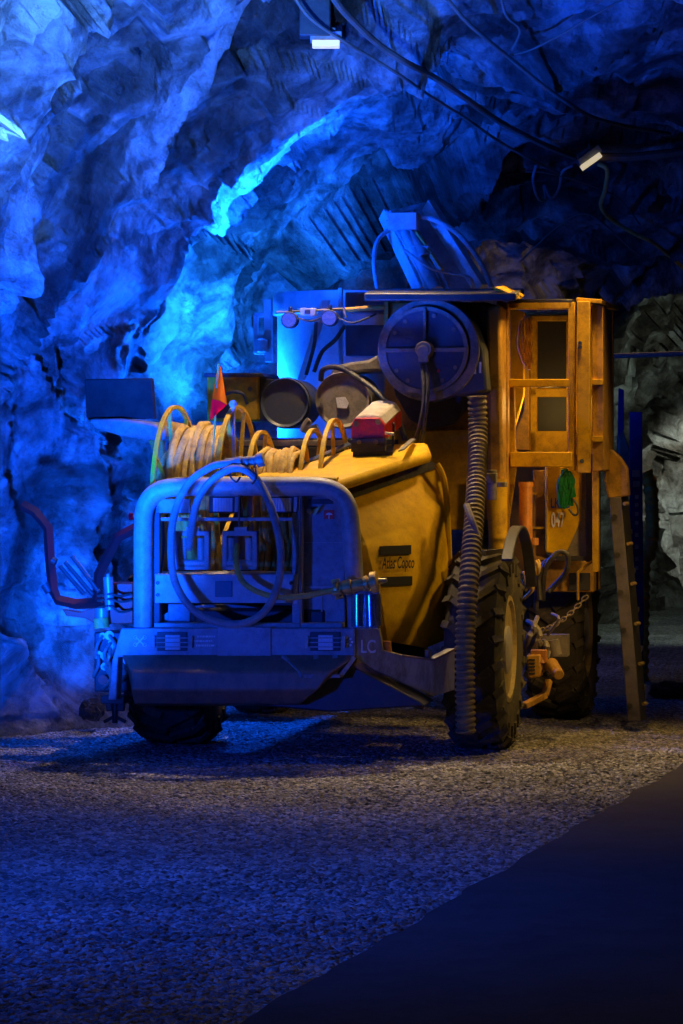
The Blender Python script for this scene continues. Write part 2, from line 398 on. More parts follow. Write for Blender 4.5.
# ---- bumper
b = MB()
panel(b, [(121,628),(355,628),(355,657),(118,657),(116,700),(108,700),(112,660)], .0, .12)
bump_o = part(b,'bumper','panel',.008)
b = MB(); b.prism([PF(217,627,-.012),PF(271,627,-.012),PF(271,656,-.012),PF(217,656,-.012)],(0,.02,0)); part(b,'hatch','panel',.004,bump_o)
for x in (172,325):
    b = MB(); panel(b, rect(x-15,632,x+15,651), -.012, .02); h = part(b,'light_recess','black',.003)
    b = MB(); panel(b, rect(x-7,635,x+8,650), -.02, .012); part(b,'lens','lens',.004,h)
    b = MB()
    for y in (637.5,642,646.5): panel(b, [(x-19,y),(x+19,y),(x+19,y+1),(x-19,y+1)], -.035,.008)
    panel(b, rect(x-20,636,x-17,648), -.035, .03); panel(b, rect(x+17,636,x+20,648), -.035, .03)
    part(b,'guard','frame',.0,h)
# small emblems: crossed strokes left, ring of dots right, two lines of stencil
b = MB()
for s in (-1,1): b.bar(PF(136,641+4*s,-.004), PF(144,641-4*s,-.004), .008,.008)
for a in range(4):
    cx_,cy_ = 140+4.6*(1 if a in(0,1) else -1), 641+3.6*(1 if a in (0,2) else -1); c0 = PF(cx_,cy_,-.004)
    b.tube([c0+Vector((.011*math.cos(t),0,.011*math.sin(t))) for t in np.linspace(0,2*PI,9)[:-1]], .003, 4, True)
part(b,'emblem','decal_w',0,bump_o)
b = MB(); c0 = PF(347,642,-.004)
for a in range(8): b.cyl(c0+Vector((.03*math.cos(a*PI/4),-.003,.026*math.sin(a*PI/4))), c0+Vector((.03*math.cos(a*PI/4),.003,.026*math.sin(a*PI/4))), .007, n=8)
b.bar(c0+Vector((-.014,0,-.012)), c0+Vector((-.014,0,.012)), .006,.006); b.bar(c0+Vector((-.014,0,-.012)), c0+Vector((.01,0,-.012)), .006,.006)
part(b,'emblem','decal_w',0,bump_o)
b = MB()
for y,x0,x1 in ((636.5,197,215),(641,194,212),(645.5,196,215)):
    x = x0
    while x < x1:
        w = random.choice((1.5,2.4,3)); panel(b, rect(x,y-.9,min(x+w,x1),y+.9), -.006,.006); x += w+.7
part(b,'stencil_lettering','decal_w',0,bump_o)
# ---- skid (lower bumper) chamfered
b = MB()
def sk(xl,xr,y,ly): return [PF(xl,y,ly),PF(xr,y,ly)]
rowsk = [sk(121,355,655,.0), sk(127,350,661,-.06), sk(132,330,672,-.13), sk(131,318,690,-.15), sk(134,300,704,-.06), sk(140,300,706,.3)]
vsk = []
for a_ in rowsk:
    for t in np.linspace(0,1,9): vsk.append(a_[0].lerp(a_[1],t))
back = [Vector((v.x, .45, v.z)) for v in vsk]
nn = 9; fsk = []
for i in range(len(rowsk)-1):
    for j in range(nn-1): fsk.append((i*nn+j,i*nn+j+1,(i+1)*nn+j+1,(i+1)*nn+j))
endl = [i*nn for i in range(len(rowsk))]; endr = [i*nn+nn-1 for i in range(len(rowsk))]
n0 = len(vsk); vsk += [Vector((vsk[0].x,.4,vsk[0].z)), Vector((vsk[nn-1].x,.4,vsk[nn-1].z))]
fsk += [tuple(endl+[n0])[::-1], tuple(endr+[n0+1]), (0,n0,n0+1,nn-1)]
b.add(vsk,fsk); part(b,'skid_plate','rust',.01)
b = MB(); panel(b,[(240,676),(345,662),(418,700),(425,706),(330,712),(262,706)],.02,.35); part(b,'belly_plate','black',.01)
b = MB()
b.bar(PF(283,657,-.02),PF(303,676,-.14),.025); b.bar(PF(303,676,-.14),PF(340,676,-.08),.02); b.bar(PF(340,676,-.06),PF(354,657,-.02),.025)
b.bar(PF(316,656,-.01),PF(316,676,-.09),.03); b.bar(PF(335,656,-.01),PF(335,676,-.06),.03)
part(b,'tow_frame','panel')
b = MB(); b.bar(PF(352,662,.02),PF(422,706,.35),.07,.05); part(b,'skid_rail','rust',.008)
# ---- steel bracket LC
b = MB()
A = [PF(353,629,.02),PF(379,627,.04),PF(383,650,.06),PF(402,655,.16),PF(433,659,.28),PF(433,697,.28),PF(404,684,.17),PF(354,661,.02)]
b.prism(A,(0,.05,0))
B_ = [PF(433,659,.28),PF(455,648,.40),PF(455,690,.40),PF(433,697,.28)]
b.prism(B_,(-.05,.02,0))
lc = part(b,'side_bracket','steel',.006)
text('LC','lettering','decal_w',lc, PF(361,653,.02), PF(377,653,.045)-PF(361,653,.02), (0,0,1), .085,.078, .006)
b = MB(); b.cyl(PF(386,652,.12),PF(386,641,.12),.035,.03); part(b,'marker_lamp','orange_m',.004,label='small orange marker lamp')
b = MB(); b.bar(PF(402,656,.17),PF(433,660,.29),.02,.012); b.bar(PF(433,660,.29),PF(455,649,.41),.02,.012)
b.cyl(PF(428,660,.30),PF(428,650,.30),.02); part(b,'bracket_edge','rust',0,lc)
# ---- tube frame of the grille
b = MB()
pts = [(143,627,.06),(143,560,.06),(143.5,520,.06),(147,503,.06),(157,492,.06),(175,487,.06),(220,486.5,.06),(280,486.5,.06),(318,487,.06),(336,492,.06),(346,503,.06),(350,520,.06),(353,560,.06),(356,600,.06),(357,628,.06)]
tub(b, pts, 9.5, 6, 16); part(b,'grille_tube','frame')
b = MB(); panel(b,[(160,494),(334,494),(344,505),(348,626),(155,626),(154,505)],.62,.02); part(b,'grille_backing','black')
b = MB()
for y0,y1 in ((517.5,521),(492,496)): panel(b, rect(156,y0,298,y1),.12,.05)
panel(b, rect(156,499,190,513),.1,.03)
part(b,'cross_rail','frame',.003)
b = MB(); panel(b, rect(154,623,342,628),.05,.1); part(b,'sill_rail','frame',.004)
b = MB(); panel(b, rect(292,494,302,626),.08,.06); part(b,'grille_post','panel',.004)
b = MB(); panel(b, rect(153,505,160,624),.1,.05); part(b,'grille_post','black',.004)
b = MB(); P = [PF(x,y,.08) for x,y in rect(155,574,297,603)]; b.prism(P,(0,.03,0)); 
b.prism([PF(155,574,.08),PF(297,574,.08),PF(297,571,.2),PF(155,571,.2)],(0,0,-.01)); b.prism([PF(293,574,.07),PF(297.5,574,.07),PF(297.5,604,.07),PF(293,604,.07)],(0,.14,0))
shp = part(b,'lower_panel','panel_lt',.003)
b = MB()
for x,y in ((157.5,583),(157.5,595),(291,583),(291,597)): b.cyl(PF(x,y,.065),PF(x,y,.1),.012,n=8)
part(b,'bolt_row','chrome',0,shp)
b = MB(); panel(b, rect(215,581,232,597),.07,.012); part(b,'plate','navy',.002,shp)
# plate behind the bottom
b = MB(); cc = PF(222,626,.2); arc = [cc+Vector((.42*math.cos(t),0,.13*math.sin(t))) for t in np.linspace(0,PI,16)]
b.prism(arc,(0,.03,0)); ap = part(b,'arched_plate','panel',.003)
b = MB()
for x,y,r in ((203,618,.03),(237,613,.014),(222,618,.02),(213,621,.02),(177,619,.03),(190,618,.03)): b.cyl(PF(x,y,.18),PF(x,y,.205),r,n=14)
part(b,'port_hole','black',0,ap)
b = MB(); panel(b, rect(168,604,190,622),.16,.04); part(b,'valve_block','panel',.004)
# door panel at right of grille
b = MB(); panel(b,[(303,496),(330,497),(340,507),(344,524),(345,622),(303,622)],.16,.03); dp = part(b,'grille_door','panel',.004)
b = MB(); panel(b, rect(308,499,333,504),.15,.012); part(b,'vent_slot','black',0,dp)
b = MB(); panel(b, rect(324,510,334,519),.152,.01); sk_ = part(b,'warning_sticker','red',0,dp)
b = MB(); c = PF(329,515,.149); b.prism([c+Vector((.02*math.cos(t),0,.014*math.sin(t))) for t in np.linspace(0,PI,8)],(0,.003,0)); b.box(c+Vector((0,0,-.012)),(.006,.003,.02)); part(b,'sticker_mark','decal_w',0,dp)
b = MB(); b.cyl(PF(310,512,.14),PF(318,509,.14),.014); b.bar(PF(314,515,.12),PF(320,506,.12),.012); b.cyl(PF(309,511,.1),PF(309,511,.16),.015); part(b,'brass_tap','brass',0,dp,label='brass tap')
b = MB(); panel(b, rect(304,542,344,543.2),.152,.01); panel(b, rect(304,586,344,588),.14,.02); panel(b, rect(321,588,322.5,622),.152,.01); part(b,'door_seam','frame',0,dp)
b = MB(); b.tube([PF(300,498,.05),PF(300,628,.05)],.006); b.cyl(PF(300,545,.05),PF(300,540,.05),.012); part(b,'door_hinge','steel')
# work lamps on the rail
for x in (223,282):
    b = MB(); panel(b,[(x-14,496),(x+14,496),(x+15,513),(x-14,513)],.07,.1); wl = part(b,'work_lamp','black',.006)
    b = MB(); panel(b,[(x-13,494.5),(x+14,494.5),(x+14,496.5),(x-13,496.5)],.06,.12); part(b,'hood','frame',.002,wl)
    b = MB()
    for i in range(7): panel(b, rect(x-10+i*2.8,498,x-7.6+i*2.8,511.5),.06,.015)
    part(b,'lens','lens',.0,wl)
    b = MB(); panel(b,[(x+12,497),(x+15.5,497),(x+14.5,512),(x+11.5,512)],.055,.03); part(b,'lamp_bracket','frame',.002,wl)
# roller fairleads
for x in (192,240):
    b = MB(); L_,R_,T_,B2 = x-18,x+17,531,570
    panel(b, rect(L_,T_,R_,T_+5),.02,.06); panel(b, rect(L_,T_,L_+5,B2),.02,.06); panel(b, rect(R_-5,T_,R_,B2),.02,.06); panel(b, rect(L_,B2-4,R_,B2),.02,.06)
    panel(b, rect(x-6,T_-4,x+7,T_+1),.02,.05)
    fr = part(b,'hose_guide','frame',.004)
    for xx in (x-9,x+9):
        b = MB(); b.cyl(PF(xx,T_+7,.05),PF(xx,B2-6,.05),.022); part(b,'roller','panel_lt',0,fr)
    b = MB(); b.cyl(PF(L_+3,B2-7,.04),PF(R_-3,B2-7,.04),.02); part(b,'roller','panel_lt',0,fr)
b = MB(); b.tube([PF(239,494,.04),PF(239,530,.04)],.006); part(b,'latch_rod','steel')

# ---- hood
LYB = .98
b = MB()
fc = [PF(346,497,.40),PF(366,546,.16),PF(373,575,.18),PF(382,606,.2),PF(387,641,.3)]
mid = [PF(420,470,1.0),PF(424,525,.68),PF(430,560,.66),PF(437,578,.68),PF(425,648,.62)]
rc = [PF(438,464,1.15),PF(444,500,1.0),PF(447,545,.97),PF(450,582,.98),PF(469,630,1.0)]
ins = [p-Vector((.7,-.05,0)) for p in rc]; insf = [p-Vector((.25,-.1,0)) for p in fc]
cols = [insf,fc,mid,rc,ins]; v = []; f = []
for c_ in cols: v += c_
for i in range(4):
    for j in range(4): f.append((i*5+j,i*5+j+1,(i+1)*5+j+1,(i+1)*5+j))
b.add(v,f)
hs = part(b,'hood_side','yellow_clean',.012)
md = hs.modifiers.new('thick','SOLIDIFY'); md.thickness = .02; md.offset = 0
hs.modifiers.move(1,0)
# rear rounded edge strip of the hood
b = MB(); tub(b,[(437,464,.97),(444,480,.97),(447,510,.97),(449,560,.98),(449,600,.98),(452,632,.98)],3.2); part(b,'hood_edge','yellow_clean',0)
# lettering block on hood
o0 = fc[1].lerp(fc[3],.0)
pl = [fc[1],mid[1],mid[3],fc[3]]
def onhood(px,py):
    # intersect the pixel ray with the two triangles of the middle facet
    n = (fc[3]-fc[1]).cross(mid[2]-fc[1]).normalized()
    base = fc[1]; dW = ray(px,py); dl = Vector((dW.dot(RX),dW.dot(RY),dW.z)); o_ = tolocal(CAM)
    t = (base-o_).dot(n)/dl.dot(n); return o_+dl*t, n
def hoodquad(pts):
    P = [onhood(x,y)[0] for x,y in pts]; n = onhood(390,560)[1]
    n = n if n.y < 0 else -n
    b = MB(); b.prism([p+n*.012 for p in P], n*.006); return b, n
for q in ([(378,546.5),(409,545.5),(409,554.5),(378,555.5)], [(379,577.5),(410,576.5),(410,585.5),(379,586.5)]):
    b,nh = hoodquad(q); part(b,'black_stripe','decal_k',0,hs)
p0 = onhood(378,573.5)[0]; p1 = onhood(410.5,572.5)[0]; p2 = onhood(378,557.5)[0]
t = text('Atlas Copco','maker_lettering','decal_k',hs,p0+nh*.026,p1-p0,p2-p0,(p1-p0).length,(p2-p0).length,.004,shear=.2)
# deck on top
b = MB()
top = [PF(232,482,.12),PF(338,482,.12),PF(432,452,.93),PF(428,441,1.15),PF(356,446,1.25),PF(300,464,.62),PF(262,472,.35)]
b.prism(top,(0,0,-.07)); hood_top = part(b,'hood_deck','yellow_clean',.03)
b = MB(); b.prism([PF(341,489,.35),PF(431,461,1.05),PF(440,467,1.1),PF(349,500,.38)],(-.1,.1,0)); part(b,'hood_gap_seal','rubber',.0)
b = MB(); b.prism([PF(298,465,.6),PF(303,466,.6),PF(352,446,1.2),PF(348,444,1.2)],(0,0,.012)); part(b,'deck_seam','navy',0)
b = MB(); b.prism([PF(398,452,.62),PF(404,450,.66),PF(416,440,1.1),PF(410,440,1.1)],(0,0,.008)); part(b,'strap','dust',0,hood_top)
b = MB(); tub(b,[(185,482,.17),(260,480,.17),(338,481,.17)],4.5,0,12); part(b,'deck_front_lip','yellow_ring')
b = MB()
for x,y in ((296,480),(303,481),(312,478),(345,475),(372,466)): b.cyl(PF(x,y,.35),PF(x,y-2,.35),.01,n=8)
b2 = None

# ---- hose reels (flanges with spokes, axis across the machine)
def ring(cx,top,cy,ly,w=.022,spokes=5,a0=.3):
    c = PF(cx,cy,ly); r = PF(cx,top,ly).z-c.z
    b = MB(); 
    b.lathe([(r,-.014),(r,.014),(r-w,.014),(r-w,-.014)], c, (1,0,0), 56, True)
    rg_ = part(b,'reel_ring','yellow_ring',.002)
    b = MB()
    for k in range(spokes):
        a = a0+2*PI*k/spokes; b.bar(c+Vector((0,.05*math.cos(a),.05*math.sin(a))), c+Vector((0,(r-.01)*math.cos(a),(r-.01)*math.sin(a))), .024,.012)
    b.lathe([(.06,-.02),(.06,.02)],c,(1,0,0),20)
    part(b,'reel_spokes','yellow_ring',0,rg_)
    return c,r
c1,r1 = ring(176,405,500,.75,spokes=8)
c2,r2 = ring(238,405,500,.75,spokes=8,a0=.5)
c3,r3 = ring(262,430,505,.62,spokes=6)
c4,r4 = ring(314,428,505,.85,spokes=6,a0=.1)
c5,r5 = ring(335,418,500,.95,spokes=6,a0=.7)
b = MB(); b.cyl(c1,c2,.1); b.cyl(c3,c4,.1); part(b,'reel_axle','yellow_worn')
def helix(name, x0,x1,c,r,turns,rr,m,label,wob=.03,ph=0):
    pts = []; n = int(turns*22)
    for i in range(n+1):
        t = i/n; a = ph+2*PI*turns*t; rad = r+wob*noise.noise(Vector((a*1.3,r*9,3)))*1.5
        x = x0+(x1-x0)*t+.035*noise.noise(Vector((a*.7,7,1)))
        pts.append(RO+RX*x+RY*(c.y+rad*math.cos(a))+Vector((0,0,c.z+rad*math.sin(a))))
    b = MB(); b.tube(pts,rr,8); o = b.build(name,m); tag(o,label,'hose'); return o
helix('water_hose', c1.x+.06, c2.x-.05, c1, .44, 7, .027,'hose_y','dusty yellow hose wound on the left reel behind the orange flag',.05)
helix('water_hose', c3.x+.02, c4.x-.03, Vector((0,c3.y,c3.z)), .33, 9, .02,'hose_y','thin twisted yellow hose on the right reel behind the grille',.03)
# braided sleeve at the left
b = MB(); pts=[PF(*p) for p in ((160,480,.5),(163,468,.5),(170,455,.52),(181,446,.55),(195,444,.6))]
b.tube([RO+RX*p.x+RY*p.y+Vector((0,0,p.z)) for p in spline(pts,6)],.034,10); o=b.build('sleeved_hose','hose_y'); tag(o,'short braided sleeve hose end at the left of the reels','hose')
# bundle of hose hanging inside the grille window
b = MB()
for i,x in enumerate((168,176,202,214,258,264,270,276,283,289,294)):
    b.tube(spline([PF(x-1,522,.42),PF(x+2*math.sin(i*2.),545,.36+.02*(i%2)),PF(x-3,574,.42)],5),.019,8)
o = part(b,'hose_bundle','hose_y')

# ---- flag
fl = empty('safety_flag', RO+RX*PF(212,470,.3).x+RY*.3+Vector((0,0,PF(212,470,.3).z)), -YAW)
tag(fl,'orange and red triangular pennant on a thin rod among the hose reels','flag')
base = PF(212,470,.3)
b = MB(); b.tube([PF(207,487,.3)-base,PF(212,470,.3)-base,PF(218,372,.3)-base,PF(218.5,364,.3)-base],.006,6); part(b,'rod','hose_y',parent=fl)
def fpt(px,py,ly=.3): return PF(px,py,ly)-base
b = MB(); b.prism([fpt(218,363),fpt(221,368),fpt(227,405,.31),fpt(220,401,.27),fpt(212,399)],(0,.006,0)); part(b,'upper_cloth','orange',parent=fl)
b = MB(); b.prism([fpt(212,399),fpt(220,401,.27),fpt(227,405,.31),fpt(218,412,.28),fpt(209.5,421)],(0,.006,0)); part(b,'lower_cloth','crimson',parent=fl)

# ---- lever and other bits on reel
b = MB(); b.bar(PF(233,405,.55),PF(234,465,.5),.02); b.cyl(PF(233,404,.52),PF(233,404,.58),.024); part(b,'brake_lever','panel_lt')

# ---- hoses in front of the grille
def W(p): return RO+RX*p.x+RY*p.y+Vector((0,0,p.z))
def whose(name, pts, rpx, m, k=7, n=10):
    P = [W(PF(*p)) for p in pts]; b = MB(); b.tube(spline(P,k), m_(rpx,pts[0][2]), n); return b.build(name,m)
loop = whose('looped_hose',[(248,461,-.06),(230,463,-.08),(211,467,-.1),(189,483,-.12),(175,512,-.12),(171,545,-.12),(174,578,-.13),(186,602,-.14),(204,617,-.14),(228,624,-.14),(251,621,-.14),(268,607,-.13),(278,584,-.12),(281,556,-.11),(277,528,-.1),(268,500,-.09),(257,480,-.08),(243,469,-.1),(228,470,-.12),(210,482,-.1),(198,500,-.08),(193,520,-.05),(190,540,.0),(189,548,.06)],3.9,'hose_g')
tag(loop,'thick grey hose hung in a big loop over the grille tube','hose')
b = MB(); b.cyl(W(PF(225,463,-.07)),W(PF(262,460,-.05)),.028); b.cyl(W(PF(236,463,-.07)),W(PF(242,462,-.07)),.036); b.cyl(W(PF(257,461,-.05)),W(PF(264,459,-.05)),.04)
b.cyl(W(PF(246,462,-.06)),W(PF(249,462,-.06)),.034)
cp = b.build('coupling','steel',loop,.003)
b = MB(); b.tube(spline([W(PF(232,464,-.1)),W(PF(230,475,-.12)),W(PF(236,482,-.12)),W(PF(240,477,-.1))],6),.006,6); b.tube(spline([W(PF(255,464,-.08)),W(PF(256,478,-.1)),W(PF(252,484,-.1))],6),.006,6); b.build('tie_wire','black',loop)
noz = whose('nozzle_hose',[(237,545,.06),(236,556,-.02),(237,568,-.06),(243,582,-.08),(258,592,-.1),(280,597.5,-.1),(305,596,-.1),(325,592,-.1),(340,588.5,-.1)],2.9,'hose_y')
tag(noz,'thin pale hose sagging across the grille to a brass coloured coupling','hose')
b = MB()
q0 = W(PF(335,589.5,-.1)); q1 = W(PF(375,582,-.1)); ax = (q1-q0); Ln = ax.length; 
b.lathe([(.028,0),(.05,.0),(.052,.02),(.036,.03),(.036,.045),(.044,.05),(.044,.10),(.036,.105),(.036,.17),(.046,.175),(.048,.2),(.036,.205),(.036,.215),(.062,.218),(.062,.255),(.04,.262)],q0,ax,24)
b.cyl(q1,W(PF(387,580,-.1)),.022,.012)
for k in range(4):
    a=k*PI/2+.4; u,w_,t_ = basis(ax); o_ = q0+ax.normalized()*.01+(u*math.cos(a)+w_*math.sin(a))*.05; b.cyl(o_-t_*.02,o_+t_*.03,.014,n=8)
b.build('coupling','brass',noz,.002,label='dusty brass hose coupling')
b = MB(); b.cyl(PF(359,594,-.02),PF(359,627,-.02),.045); b.cyl(PF(372,594,-.02),PF(373,626,-.02),.055); b.box(PF(366,592,-.02),(.17,.1,.02)); b.box(PF(367,627,-.02),(.15,.1,.015)); part(b,'chromed_lamp_housing','chrome',.003,label='polished blue lit canister')

# ---- red case on the hood
cs = empty('equipment_case', W(PF(374,448,.8)), -YAW); cb = PF(374,448,.8)
tag(cs,'small red case with dusty cream lid standing on the yellow hood','case')
def cq(px,py,ly): return PF(px,py,ly)-cb
b = MB(); b.prism([cq(351,452,.78),cq(385,452,.78),cq(385,438,.78),cq(351,439,.78)],(0,.05,0)); part(b,'latch_plate','black',.004,parent=cs)
b = MB(); b.cyl(cq(359,442,.765),cq(359,442,.79),.014); b.cyl(cq(376,442,.765),cq(376,442,.79),.014); b.cyl(cq(356,424,.77),cq(356,424,.79),.018); b.cyl(cq(378,422,.77),cq(378,422,.79),.018); b.cyl(cq(385,433,.77),cq(394,434,.77),.01); part(b,'catch','brass',parent=cs)
b = MB(); b.add([cq(351,440,.8),cq(385,440,.8),cq(385,425,.8),cq(379,418,.8),cq(355,418,.8),cq(351,425,.8)]+[q+Vector((.02,.48,.09)) for q in [cq(351,440,.8),cq(385,440,.8),cq(385,425,.8),cq(379,418,.8),cq(355,418,.8),cq(351,425,.8)]],
    [(5,4,3,2,1,0),(6,7,8,9,10,11)]+[(i,(i+1)%6,(i+1)%6+6,i+6) for i in range(6)]); part(b,'body','red',.006,parent=cs)
b = MB(); P6=[cq(385.5,426,.79),cq(379,417,.79),cq(372,415.5,.79),cq(362,415.5,.79),cq(355,417,.79),cq(350.5,425,.79)]; P6b=[p*1 for p in P6]
b.prism([p+Vector((0,.03,.004)) for p in P6],(.02,.44,.10)); part(b,'lid','white_top',.012,parent=cs)
b = MB(); b.tube([cq(391,416,1.2),cq(394,424,1.0),cq(393,446,1.0)],.008); b.prism([cq(353,452,.79),cq(392,452,.79),cq(394,445,1.1),cq(356,445,1.1)],(0,0,-.03)); part(b,'strap','rubber',parent=cs)

# ---- wheels
def wheel(c, r, w, ax, lugs=22):
    t = MB()
    prof = [(r*.52,-w*.42),(r*.62,-w*.5),(r*.88,-w*.5),(r*.97,-w*.42),(r*.98,w*.42),(r*.88,w*.5),(r*.62,w*.5),(r*.52,w*.42)]
    t.lathe(prof,c,ax,64,True)
    for side in (-1,1):
        for k in range(lugs):
            a = 2*PI*(k+.5*(side>0))/lugs; u,v_,x = basis(ax)
            rd = lambda a_: u*math.cos(a_)+v_*math.sin(a_)
            A0 = Vector(c)+x*(side*.02*w)+rd(a+.16)*(r*.985); A1 = Vector(c)+x*(side*.36*w)+rd(a)*(r*.985); A2 = Vector(c)+x*(side*.5*w)+rd(a-.04)*(r*.9)
            t.bar(A0,A1,.035+.01,.05,rd(a)); t.bar(A1,A2,.045,.05,rd(a)); t.bar(A2,Vector(c)+x*(side*.51*w)+rd(a-.05)*(r*.78),.04,.02,x)
    o = part(t,'wheel','tyre')
    m = MB(); u,v_,x = basis(ax)
    m.lathe([(r*.55,w*.40),(r*.55,w*.46),(r*.50,w*.47),(r*.48,w*.30),(r*.32,w*.24),(r*.30,w*.34),(.02,w*.36)],c,ax,40)
    m.lathe([(r*.55,-w*.40),(r*.55,-w*.46),(r*.50,-w*.47),(r*.48,-w*.30),(.02,-w*.24)],c,ax,40)
    for k in range(10):
        a = 2*PI*k/10; p = Vector(c)+x*(w*.24)+(u*math.cos(a)+v_*math.sin(a))*r*.4; m.cyl(p,p+x*.04,.02,n=6)
    part(m,'rim','rim',0,o)
    m = MB(); m.lathe([(r*.24,w*.36),(r*.24,w*.44),(r*.17,w*.47),(.01,w*.47)],c,ax,24); part(m,'hub_cap','hub',0,o)
    return o
def ground_lx(px,ly,z): return PF(px,470,ly).x
AX = (1,-.0,0)
r_w = .60
wheel((PF(512,650,1.05).x-.17,1.05,r_w),r_w,.34,(1,0,0))
wheel((PF(180,700,1.05).x,1.05,r_w),r_w,.44,(1,.0,0))
wheel((PF(590,700,3.4).x-.19,3.4,.6),.6,.38,(1,0,0))
wheel((-.75,3.4,.6),.6,.38,(1,0,0))
# chassis / axles
b = MB(); b.box((.1,1.05,.62),(1.4,.22,.22)); b.box((.15,3.4,.62),(1.8,.22,.22)); part(b,'axle','black',.02)
b = MB(); b.box((.15,2.2,.85),(1.1,3.6,.35)); b.box((-.05,.5,.68),(.8,.7,.4)); part(b,'chassis','black',.02)
# fender behind the right front tyre
b = MB()
fx0 = PF(480,520,1.05).x; cw = Vector((fx0,1.05,r_w))
arcp = [cw+Vector((0,(r_w+.16)*math.cos(t),(r_w+.16)*math.sin(t))) for t in np.linspace(.5,2.3,14)]; arci = [cw+Vector((0,(r_w+.14)*math.cos(t),(r_w+.14)*math.sin(t))) for t in np.linspace(2.3,.5,14)]
b.prism([p+Vector((.20,0,0)) for p in arcp+arci],(.07,0,0)); part(b,'mudguard','black',.006)

# ---- ribbed duct
def ribbed(pts, r, pitch=.035, k=10):
    P = spline(pts,k); L=[0]
    for i in range(1,len(P)): L.append(L[-1]+(P[i]-P[i-1]).length)
    out=[]; rs=[]; s=0; i=0
    while s < L[-1]:
        while i < len(L)-2 and L[i+1] < s: i+=1
        t=(s-L[i])/max(L[i+1]-L[i],1e-6); out.append(P[i].lerp(P[i+1],t)); ph = (s/pitch)%1
        rs.append(r*(1.0 if ph<.3 else .82)); s += pitch/4
    return out, rs
b = MB(); p_, r_ = ribbed([PF(477,396,1.2),PF(478,430,1.2),PF(477,470,1.0),PF(474,520,.7),PF(469,580,.42),PF(465,640,.32),PF(465,690,.3),PF(466,734,.32)], .062)
b.tube(p_,r_,16); part(b,'ribbed_duct','duct')
b = MB(); b.tube(spline([PF(466,505,.66),PF(472,520,.6),PF(479,540,.58)],4),.02); part(b,'duct_strap','dust')

# ---- blower housing with round cover
cb_ = PF(429,350,1.3); Rb = m_(51,1.3)
b = MB()
outl = [cb_+Vector((Rb*math.cos(t),0,Rb*math.sin(t))) for t in np.linspace(PI*1.5,PI*.12,30)]
outl += [PF(484,350,1.3)*1, PF(487,392,1.3), PF(468,395,1.3),PF(450,396,1.3)]
for p in outl: p.y = 1.3
b.prism(outl,(0,.28,0)); bh = part(b,'blower_housing','navy',.02)
b = MB(); b.lathe([(Rb*1.0,-.03),(Rb*1.0,.02),(Rb*.82,.02),(Rb*.82,-.03)],cb_,(0,1,0),60,True); part(b,'housing_rim','dust',.008,bh)
Rc = m_(41,1.3); cc_ = PF(425,350,1.25); cc_.y = 1.26
b = MB(); b.lathe([(Rc,0),(Rc,.04),(.001,.04)],cc_,(0,1,0),60); b.lathe([(.001,-.002),(Rc-.02,-.002),(Rc-.02,.0)],cc_,(0,1,0),60); cv = part(b,'round_cover','navy',.004)
b = MB(); b.lathe([(Rc+.012,-.015),(Rc+.012,.03),(Rc-.012,.03),(Rc-.012,-.015)],cc_,(0,1,0),60,True); part(b,'cover_rim','dust',0,cv)
b = MB()
b.bar(cc_+Vector((-Rc,-.02,0)),cc_+Vector((Rc,-.02,.0)),.016,.025); b.bar(cc_+Vector((0,-.02,0)),cc_+Vector((0,-.02,Rc)),.02,.02,(1,0,0)); b.cyl(cc_+Vector((0,-.08,0)),cc_+Vector((0,0,0)),.05,.06)
b.cyl(cc_+Vector((.0,-.09,-.01)),cc_+Vector((.0,0,-.01)),.035); b.box(cc_+Vector((0,-.06,-.05)),(.06,.05,.05))
part(b,'cross_brace','dust',.003,cv)
b = MB()
for a in (35,75,125,150,215,240,300,330): b.cyl(cc_+Vector((Rc*.85*math.cos(math.radians(a)),-.012,Rc*.85*math.sin(math.radians(a)))),cc_+Vector((Rc*.85*math.cos(math.radians(a)),.01,Rc*.85*math.sin(math.radians(a)))),.014,n=8)
part(b,'bolt_ring','dust',0,cv)
b = MB(); b.cyl(cc_+Vector((.085,-.01,-.13)),cc_+Vector((.085,.01,-.13)),.011,n=10); part(b,'red_dot','red',0,cv,label='tiny red reflector')
b = MB(); panel(b,rect(471,363,476,374),1.285,.01); panel(b,rect(479,362,481,373),1.285,.01); part(b,'data_plate','decal_w',0,bh)
for xo in (0,1):
    b = MB(); tub(b,[(422+4*xo,364,1.2),(424+4*xo,385,1.15),(423+3*xo,410,1.12),(416+6*xo,440,1.15),(414+6*xo,450,1.2)],2.1); part(b,'drive_hose','hose_b')
b = MB(); panel(b,[(386,352),(395,395),(410,420),(430,430),(455,424),(470,405),(486,394),(486,390),(386,340)],1.58,.04); part(b,'splash_guard','black',.01)

# ---- tall yellow engine body behind
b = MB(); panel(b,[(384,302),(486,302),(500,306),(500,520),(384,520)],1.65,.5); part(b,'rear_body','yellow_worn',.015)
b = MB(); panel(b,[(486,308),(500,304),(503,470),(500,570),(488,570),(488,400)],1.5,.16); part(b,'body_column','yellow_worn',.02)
b = MB(); panel(b,[(388,430),(470,430),(470,530),(388,530)],1.6,.05); part(b,'lower_body_panel','yellow',.01)
b = MB(); b.prism([PF(364,301,1.2),PF(516,301,1.2),PF(524,296,2.4),PF(372,296,2.4)],(0,0,.05)); part(b,'roof_slab','black',.01)
b = MB(); b.prism([PF(494,290,1.22),PF(516,299,1.22),PF(522,299,2.0),PF(505,288,2.0)],(0,0,.02)); b.bar(PF(500,291,1.25),PF(517,297,1.3),.03,.02); b.bar(PF(508,291,1.6),PF(521,296,1.7),.05,.02); part(b,'roof_vent','yellow',.003)
